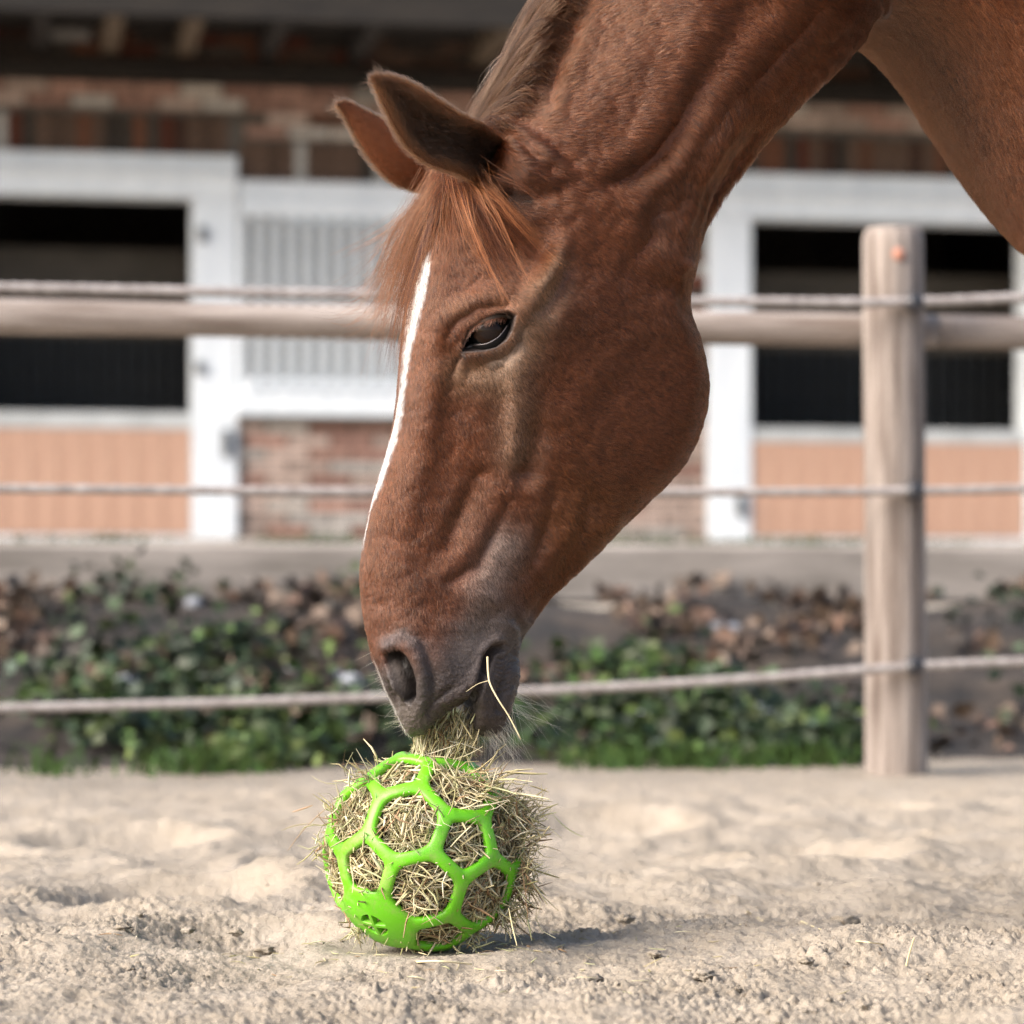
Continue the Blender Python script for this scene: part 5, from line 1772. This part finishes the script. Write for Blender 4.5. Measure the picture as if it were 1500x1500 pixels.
SV, SF = [], []
def addv(arr):
    k = len(SV); SV.extend(arr); return k
TH = .095; HS = .076
panel_data = None
for fi_, (c, ids) in enumerate(facesT):
    ids, x, y = ordered(c, ids)
    n = len(ids); sub = 10
    ring = []
    for k in range(n):
        a_, b_ = TV[ids[k]], TV[ids[(k + 1) % n]]
        for s in range(sub):
            t = s / sub; v = a_ * (1 - t) + b_ * t
            ring.append(v / np.linalg.norm(v))
    ring = np.array(ring); m = len(ring)
    # gnomonic plane coordinates
    gp = np.stack([(ring @ x) / (ring @ c), (ring @ y) / (ring @ c)], 1)
    rad = np.linalg.norm(gp, axis=1); th = np.arctan2(gp[:, 1], gp[:, 0])
    # rounded hole outline from edge distances
    ap = []
    for k in range(n):
        A_, B__ = gp[k * sub], gp[((k + 1) % n) * sub]
        e = B__ - A_; nn = np.array([e[1], -e[0]]) / np.linalg.norm(e)
        d = nn @ A_
        if d < 0: nn, d = -nn, -d
        ap.append((nn, d))
    u = np.stack([np.cos(th), np.sin(th)], 1)
    acc = np.zeros(m)
    for nn, d in ap: acc += np.clip((u @ nn) / (d - HS), 0, None) ** 9
    hole = acc ** (-1 / 9)
    if fi_ == solid:
        panel_data = (c, x, y, ring, gp, rad, th, ap, u)
        continue
    steps = 11
    base = []
    for q in range(steps):
        ps = math.pi * q / (steps - 1)
        lat = math.sin(ps) ** .75 if 0 < q < steps - 1 else 0
        rr = BR * (1 - TH / 2 + TH / 2 * np.sign(math.cos(ps)) * abs(math.cos(ps)) ** .7)
        r_ = rad + (hole - rad) * lat
        g2 = u * r_[:, None]
        d = c + g2[:, :1] * x + g2[:, 1:] * y
        d /= np.linalg.norm(d, axis=1)[:, None]
        base.append(addv(list(d * rr)))
    for q in range(steps - 1):
        for k in range(m):
            k2 = (k + 1) % m
            SF.append((base[q] + k, base[q] + k2, base[q + 1] + k2, base[q + 1] + k))
ball = empty('hay_ball', tuple(BC - np.array([0, 0, BR])))
tag(ball, 'bright green rubber lattice ball stuffed with hay under the horse\'s muzzle', 'feeding ball')
off_b = Vector((0, 0, BR))
import bmesh as _bm
def merged(name, V, Fc, mat):
    bm = _bm.new()
    vs = [bm.verts.new(tuple(v)) for v in V]
    for f in Fc:
        try: bm.faces.new([vs[i] for i in f])
        except ValueError: pass
    _bm.ops.remove_doubles(bm, verts=bm.verts, dist=2e-5)
    _bm.ops.recalc_face_normals(bm, faces=bm.faces)
    for f in bm.faces: f.smooth = True
    me = bpy.data.meshes.new(name); bm.to_mesh(me); bm.free(); me.materials.append(mat)
    o = bpy.data.objects.new(name, me); COL.objects.link(o); o.parent = ball; o.location = off_b
    return o
merged('lattice', SV, SF, M_rubber)
# solid panel with a round vent of four sunk quarters
c, x, y, ring, gp, rad, th, ap, u = panel_data
PVv, PF = [], []
nr = 90
vent_r = 22 * K / BR
# vent centre in the panel: measured place in the picture
vd = sph(np.array([(552 - 621) / 149.0, (1346 - 1246.5) / 149.0]))
vc = np.array([(vd @ x) / (vd @ c), (vd @ y) / (vd @ c)])
m_ = 240
tha = np.linspace(0, 2 * math.pi, m_, endpoint=False)
def edge_r(dirs, org):
    best = np.full(len(dirs), 1e9)
    for nn, d in ap:
        den = dirs @ nn
        t = (d - org @ nn) / np.where(den > 1e-6, den, 1e-6)
        best = np.where(den > 1e-6, np.minimum(best, t), best)
    return best
ud = np.stack([np.cos(tha), np.sin(tha)], 1)
er = edge_r(ud, vc)
ax = math.radians(-6)
for q in range(nr + 1):
    f = q / nr
    rr = np.where(f < .6, f / .6 * vent_r * 1.35, vent_r * 1.35 + (er - vent_r * 1.35) * ((f - .6) / .4))
    g2 = vc + ud * rr[:, None]
    lx = ud[:, 0] * rr; ly = ud[:, 1] * rr
    rx = lx * math.cos(ax) - ly * math.sin(ax); ry = lx * math.sin(ax) + ly * math.cos(ax)
    bar = np.minimum(np.abs(rx), np.abs(ry))
    dep = smooth01((vent_r - rr) / (.10 * vent_r)) * smooth01((bar - .12 * vent_r) / (.10 * vent_r))
    d = c + g2[:, :1] * x + g2[:, 1:] * y
    d /= np.linalg.norm(d, axis=1)[:, None]
    R_ = BR * (1 - .15 * dep)
    PVv.append(d * R_[:, None] if np.ndim(R_) else d * R_)
PVv = np.array(PVv)
k = np.arange((nr + 1) * m_).reshape(nr + 1, m_)
PF = [tuple(q) for q in np.stack([k[:-1], np.roll(k[:-1], -1, 1), np.roll(k[1:], -1, 1), k[1:]], -1).reshape(-1, 4)]
merged('panel', PVv.reshape(-1, 3), PF, M_rubber)


def blades(p, d, L, w, cols, seed=1, bend=.15, nseg=3, up=None):
    """straws: three-sided stalks. p (n,3) centre, d (n,3) direction, L, w (n,)"""
    r = np.random.default_rng(seed)
    n = len(p)
    d = d / np.linalg.norm(d, axis=1)[:, None]
    a_ = r.normal(size=(n, 3)); a_ -= (a_ * d).sum(1)[:, None] * d; a_ /= np.linalg.norm(a_, axis=1)[:, None]
    b_ = np.cross(d, a_)
    bv = r.normal(size=(n, 1)) * bend
    V = []
    for s in range(nseg + 1):
        t = s / nseg - .5
        c = p + d * (L * t)[:, None] + a_ * (L[:, None] * bv * (t * t - .08) * 2)
        ww = w * (1 - .55 * abs(2 * t) ** 3)
        for k_ in range(3):
            an = 2 * math.pi * k_ / 3
            V.append(c + (a_ * math.cos(an) * .45 + b_ * math.sin(an)) * (ww / 1.7)[:, None])
    V = np.stack(V, 1)
    base = np.arange(n)[:, None] * ((nseg + 1) * 3)
    fs_ = []
    for s in range(nseg):
        for k_ in range(3):
            k2 = (k_ + 1) % 3
            fs_.append(base + np.array([[s * 3 + k_, s * 3 + k2, (s + 1) * 3 + k2, (s + 1) * 3 + k_]]))
    Fq = np.stack(fs_, 1).reshape(-1, 4)
    return V.reshape(-1, 3), Fq, np.repeat(cols, (nseg + 1) * 3, axis=0)


hb = np.random.default_rng(51)
straw_c = np.array([[0.54, 0.45, 0.27], [0.60, 0.53, 0.35], [0.45, 0.37, 0.20], [0.47, 0.45, 0.25], [0.36, 0.32, 0.15], [0.68, 0.60, 0.43], [0.32, 0.20, 0.11], [0.58, 0.50, 0.30]])
def hcols(n): return straw_c[hb.integers(0, len(straw_c), n)] * hb.uniform(.7, 1.15, (n, 1))
HB = []
def put(p, d, L, w, bend=.15, seed=None):
    HB.append(blades(p, d, L, w, hcols(len(p)), seed or int(hb.integers(1e6)), bend))
# packed inside the lattice
n = 7500
dirs = hb.normal(size=(n, 3)); dirs /= np.linalg.norm(dirs, axis=1)[:, None]
keep = (dirs[:, 1] < .45); dirs = dirs[keep]; n = len(dirs)
tang = hb.normal(size=(n, 3)); tang -= (tang * dirs).sum(1)[:, None] * dirs; tang += dirs * hb.normal(size=(n, 1)) * .22
rad_ = BR * hb.uniform(.78, .945, n)
put(BC + dirs * rad_[:, None], tang, hb.uniform(.014, .05, n), hb.uniform(.0011, .0027, n), .12)
# tufts that stick out, mostly to the right and at the top
def tuft(px, py, n, sd, dirpx, spread, Lr, rr=.95, wr=(.0010, .0026), front=None):
    dx, dy = (px - 621) / 149.0, (py - 1246.5) / 149.0
    rr2 = min(dx * dx + dy * dy, .93)
    v = np.array([dx, -math.sqrt(max(1 - rr2, .02)) * (1 if front is None else front), -dy]); v /= max(1, np.linalg.norm(v))
    p = BC + v * BR * rr + hb.normal(size=(n, 3)) * sd
    d = np.array([dirpx[0], -.2, -dirpx[1]])[None] + hb.normal(size=(n, 3)) * spread
    L = hb.uniform(*Lr, n)
    d /= np.linalg.norm(d, axis=1)[:, None]
    put(p + d * L[:, None] * .3, d, L, hb.uniform(*wr, n), .5)
for py in range(1165, 1350, 9):
    xe = 621 + math.sqrt(max(149 ** 2 - (py - 1246.5) ** 2, 0)) 
    tuft(min(xe, 765) - 2, py, 15, .008, (.7, hb.normal() * .6), .6, (.015, .045), 1.0)
tuft(790, 1165, 30, .008, (.9, -.5), .35, (.02, .045), 1.02)
tuft(766, 1195, 26, .010, (.8, -.3), .5, (.02, .05), 1.0)
tuft(700, 1145, 50, .012, (.7, .0), .5, (.025, .055), .97); tuft(688, 1150, 50, .012, (.8, .1), .4, (.02, .05), .97); tuft(735, 1140, 20, .01, (.9, -.3), .5, (.02, .06), 1.0)
tuft(650, 1125, 30, .01, (.3, .8), .6, (.02, .05), 1.0)
tuft(756, 1330, 30, .01, (.3, .9), .5, (.02, .05), 1.0); tuft(762, 1290, 26, .010, (.6, .7), .5, (.02, .05), 1.0)
tuft(500, 1190, 40, .010, (-.5, -.6), .6, (.015, .05), 1.0); tuft(540, 1140, 40, .009, (-.4, -.6), .6, (.015, .04), 1.0); tuft(480, 1230, 30, .008, (-.3, .8), .6, (.012, .03), 1.0)
tuft(520, 1365, 40, .008, (-.3, .9), .6, (.01, .03), .97); tuft(690, 1380, 40, .008, (.5, .4), .7, (.012, .03), .95)
tuft(602, 1185, 50, .014, (.2, .9), .6, (.025, .04), .95); tuft(536, 1262, 12, .010, (.3, .9), .7, (.025, .04), .97); tuft(622, 1285, 40, .014, (.4, .9), .6, (.025, .04), .95)
# broad flat leaves among the stalks
n = 420
dirs = hb.normal(size=(n, 3)); dirs[:, 0] += .25; dirs[:, 1] = -np.abs(dirs[:, 1]); dirs /= np.linalg.norm(dirs, axis=1)[:, None]
tang = hb.normal(size=(n, 3)); tang -= (tang * dirs).sum(1)[:, None] * dirs; tang += dirs * hb.normal(size=(n, 1)) * .25
put(BC + dirs * (BR * hb.uniform(.90, .96, n))[:, None], tang, hb.uniform(.022, .05, n), hb.uniform(.0028, .0042, n), .45)
# long single straws
for (x0, y0, x1, y1) in ((418, 1243, 505, 1160), (428, 1190, 458, 1180), (412, 1215, 455, 1205), (808, 1195, 852, 1228), (740, 1130, 786, 1133), (455, 1140, 500, 1150), (770, 1200, 815, 1190), (620, 1120, 655, 1135),
                         (560, 1270, 578, 1284), (660, 1240, 690, 1210), (745, 1330, 757, 1385), (776, 1150, 804, 1160)):
    yb = D - .10 if 480 < x0 < 760 else D - .02
    q0, q1 = P(x0, y0, yb), P(x1, y1, yb)
    HB.append(blades(((q0 + q1) / 2)[None], (q1 - q0)[None], np.array([np.linalg.norm(q1 - q0)]), np.array([.0016]), hcols(1) * 1.15, int(hb.integers(1e6)), .12, 6))
def join(parts):
    V, Fq, C = [], [], []; k = 0
    for v, f, c in parts:
        V.append(v); Fq.append(f + k); C.append(c); k += len(v)
    return np.vstack(V), np.vstack(Fq), np.vstack(C)
v, f, c = join([q if q[1].shape[1] == 4 else q for q in HB])
# dark heart so that one cannot look through
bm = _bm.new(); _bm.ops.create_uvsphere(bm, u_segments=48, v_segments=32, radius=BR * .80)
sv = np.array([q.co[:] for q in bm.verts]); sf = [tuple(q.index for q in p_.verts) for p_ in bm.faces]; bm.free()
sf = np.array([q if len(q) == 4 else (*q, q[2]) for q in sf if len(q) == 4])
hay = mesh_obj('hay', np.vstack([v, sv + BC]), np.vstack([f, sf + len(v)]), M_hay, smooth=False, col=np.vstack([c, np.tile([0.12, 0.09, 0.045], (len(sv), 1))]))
tag(hay, 'dry pale hay packed into the green ball and poking out of its holes', kind='stuff')
# the wisp being pulled into the mouth
HB = []
n = 620
u_ = hb.random(n)
xb = hb.uniform(600, 694, n); yb_ = hb.uniform(1050, 1112, n)
xb = 648 + (xb - 648) * np.interp(yb_, [1040, 1075, 1112], [.75, 1.0, .95]) + np.interp(yb_, [1040, 1112], [14, -2])
dep = D - .01 + hb.normal(size=n) * .014
pp = np.stack([(xb - 750) / F * dep, dep, H + (HOR - yb_) / F * dep], 1)
dd = np.stack([hb.normal(size=n) * .35 + .25, hb.normal(size=n) * .3, np.ones(n)], 1)
flat_ = hb.random(n) < .25
dd[flat_] = hb.normal(size=(flat_.sum(), 3))
put(pp, dd, hb.uniform(.012, .04, n), hb.uniform(.0008, .002, n), .15)
v, f, c = join(HB)
tag(mesh_obj('hay_wisp', v, f, M_hay, smooth=False, col=c * 1.05), 'wisp of hay pulled from the ball between the horse\'s lips', kind='stuff')
# the long stalk hanging from the mouth corner
def stalk(pts, w, name, label, group=None):
    q = catmull(np.arange(len(pts)), np.array(pts), np.linspace(0, len(pts) - 1, 24))
    v, f = sweep(q, np.linspace(w, w * .6, 24), 8, sq=(1, .55))
    o = mesh_obj(name, v, f, M_hay, col=np.tile([0.62, 0.52, 0.32], (len(v), 1)))
    return tag(o, label, 'straw', group)
sy = D - .064
stalk([P(714, 962, sy), P(715, 985, sy - .004), P(718, 1002, sy - .008), P(730, 1025, sy - .012), P(746, 1050, sy - .012), P(763, 1083, sy - .012)], .0011, 'hay_stalk', 'long pale hay stalk hanging from the corner of the horse\'s mouth')
stalk([P(716, 997, sy - .006), P(700, 1002, sy - .006), P(683, 1013, sy - .006)], .0008, 'hay_stalk', 'short hay stalk crossing the long one at the horse\'s lips')


# loose straws on the sand
def ground_pt(px, py):
    t = H / ((py - HOR) / F)
    for _ in range(6):
        X, Y = (px - 750) / F * t, t
        zg = float(sand_height(np.array([X]), np.array([Y]))[0])
        t = (H - zg) / ((py - HOR) / F)
    return np.array([(px - 750) / F * t, t, zg])
for (pl, w, lab) in (
    ([(1325, 1428), (1331, 1402), (1339, 1375)], .0013, 'pale straw standing in the sand at the far right below the fence post'),
    ([(598, 1413), (640, 1411), (690, 1415)], .0026, 'flat yellow straw half buried in the sand just in front of the ball'),
    ([(1150, 1391), (1180, 1393), (1212, 1391)], .0015, 'thin greenish straw lying flat on the sand right of the ball'),
    ([(1238, 1379), (1270, 1382), (1302, 1386)], .0017, 'white broad straw lying on the sand crest towards the post'),
    ([(1073, 1346), (1085, 1356)], .0013, 'tiny straw tip poking from the sand crest nearest the ball'),
    ([(1094, 1336), (1105, 1342), (1117, 1350)], .0014, 'short straw leaning on the sand crest in the middle of the right half'),
    ([(1172, 1350), (1190, 1358), (1206, 1364)], .0015, 'dark straw sloping down on the sand crest')):
    q = [ground_pt(x, y) for x, y in pl]
    if 'standing' in lab:
        b0 = ground_pt(*pl[0]); q = [b0, P(*pl[1], b0[1] - .004), P(*pl[2], b0[1] - .01)]
    q = [p_ + np.array([0, 0, w * .8]) for p_ in q]
    if len(q) == 2: q = [q[0], (q[0] + q[1]) / 2 + np.array([0, 0, .002]), q[1]]
    stalk(q, w, 'straw', lab, 'loose straws on the sand')

# chaff dropped on the sand round the ball
HB = []
n = 150
cx = BC[0] + hb.normal(size=n) * .16 + .03; cy = D + hb.normal(size=n) * .13 - .03
ok = np.hypot(cx - BC[0], cy - D) > .075
cx, cy = cx[ok], cy[ok]
dd = hb.normal(size=(len(cx), 3)); dd[:, 2] *= .12
put(np.stack([cx, cy, sand_height(cx, cy) + .0016], 1), dd, hb.uniform(.006, .028, len(cx)), hb.uniform(.0008, .0018, len(cx)), .2)
v, f, c = join(HB)
tag(mesh_obj('hay_chaff', v, f, M_hay, smooth=False, col=c), 'short bits of dropped hay strewn on the sand round the ball', kind='stuff')

# crumbs of sand
bm = _bm.new(); _bm.ops.create_icosphere(bm, subdivisions=3, radius=1.0)
iv = np.array([q.co[:] for q in bm.verts]); if_ = np.array([[q.index for q in p_.verts] for p_ in bm.faces]); bm.free()
V, Fq = [], []
variants = [iv * (1 + .6 * fbm(iv * 2.9 + s * 9.1, 3, s)[:, None]) for s in range(14)]
nc = 1500
cy = 2.35 + (hb.random(nc) ** 1.3) * 1.3
cx = (hb.random(nc) - .5) * .46 * cy
den = vnoise(np.stack([cx, cy], 1) * 9.0 + 31.0, 8) + .25 * hb.normal(size=nc)
q2 = np.sqrt((cx + .094) ** 2 + (cy - 3.0) ** 2)
ok = (den > -.1) & (q2 > .085)
cx, cy = cx[ok], cy[ok]
cz = sand_height(cx, cy)
for i in range(len(cx)):
    s = .0015 * math.exp(hb.normal() * .5)
    s = min(s, .0045)
    V.append(variants[i % 14] * np.array([1, 1, .75]) * s + np.array([cx[i], cy[i], cz[i] + s * .25])); Fq.append(if_ + len(iv) * i)
for i, (px, py, s) in enumerate(((155, 1352, .012), (180, 1362, .009), (285, 1392, .007), (390, 1395, .012), (915, 1350, .012), (935, 1352, .008), (1080, 1352, .008), (1240, 1353, .016), (870, 1365, .007), (345, 1368, .009), (1030, 1432, .012), (860, 1440, .014), (960, 1400, .008), (1180, 1410, .009), (275, 1365, .008))):
    p_ = ground_pt(px, py)
    s *= .7; V.append(variants[i % 14] * s * np.array([1.2, 1, .6]) + p_ + np.array([0, 0, s * .3])); Fq.append(if_ + len(iv) * (len(cx) + i))
tag(mesh_obj('sand_clods', np.vstack(V), np.vstack(Fq), M_sand), 'small crumbled clods scattered over the arena sand', kind='stuff')
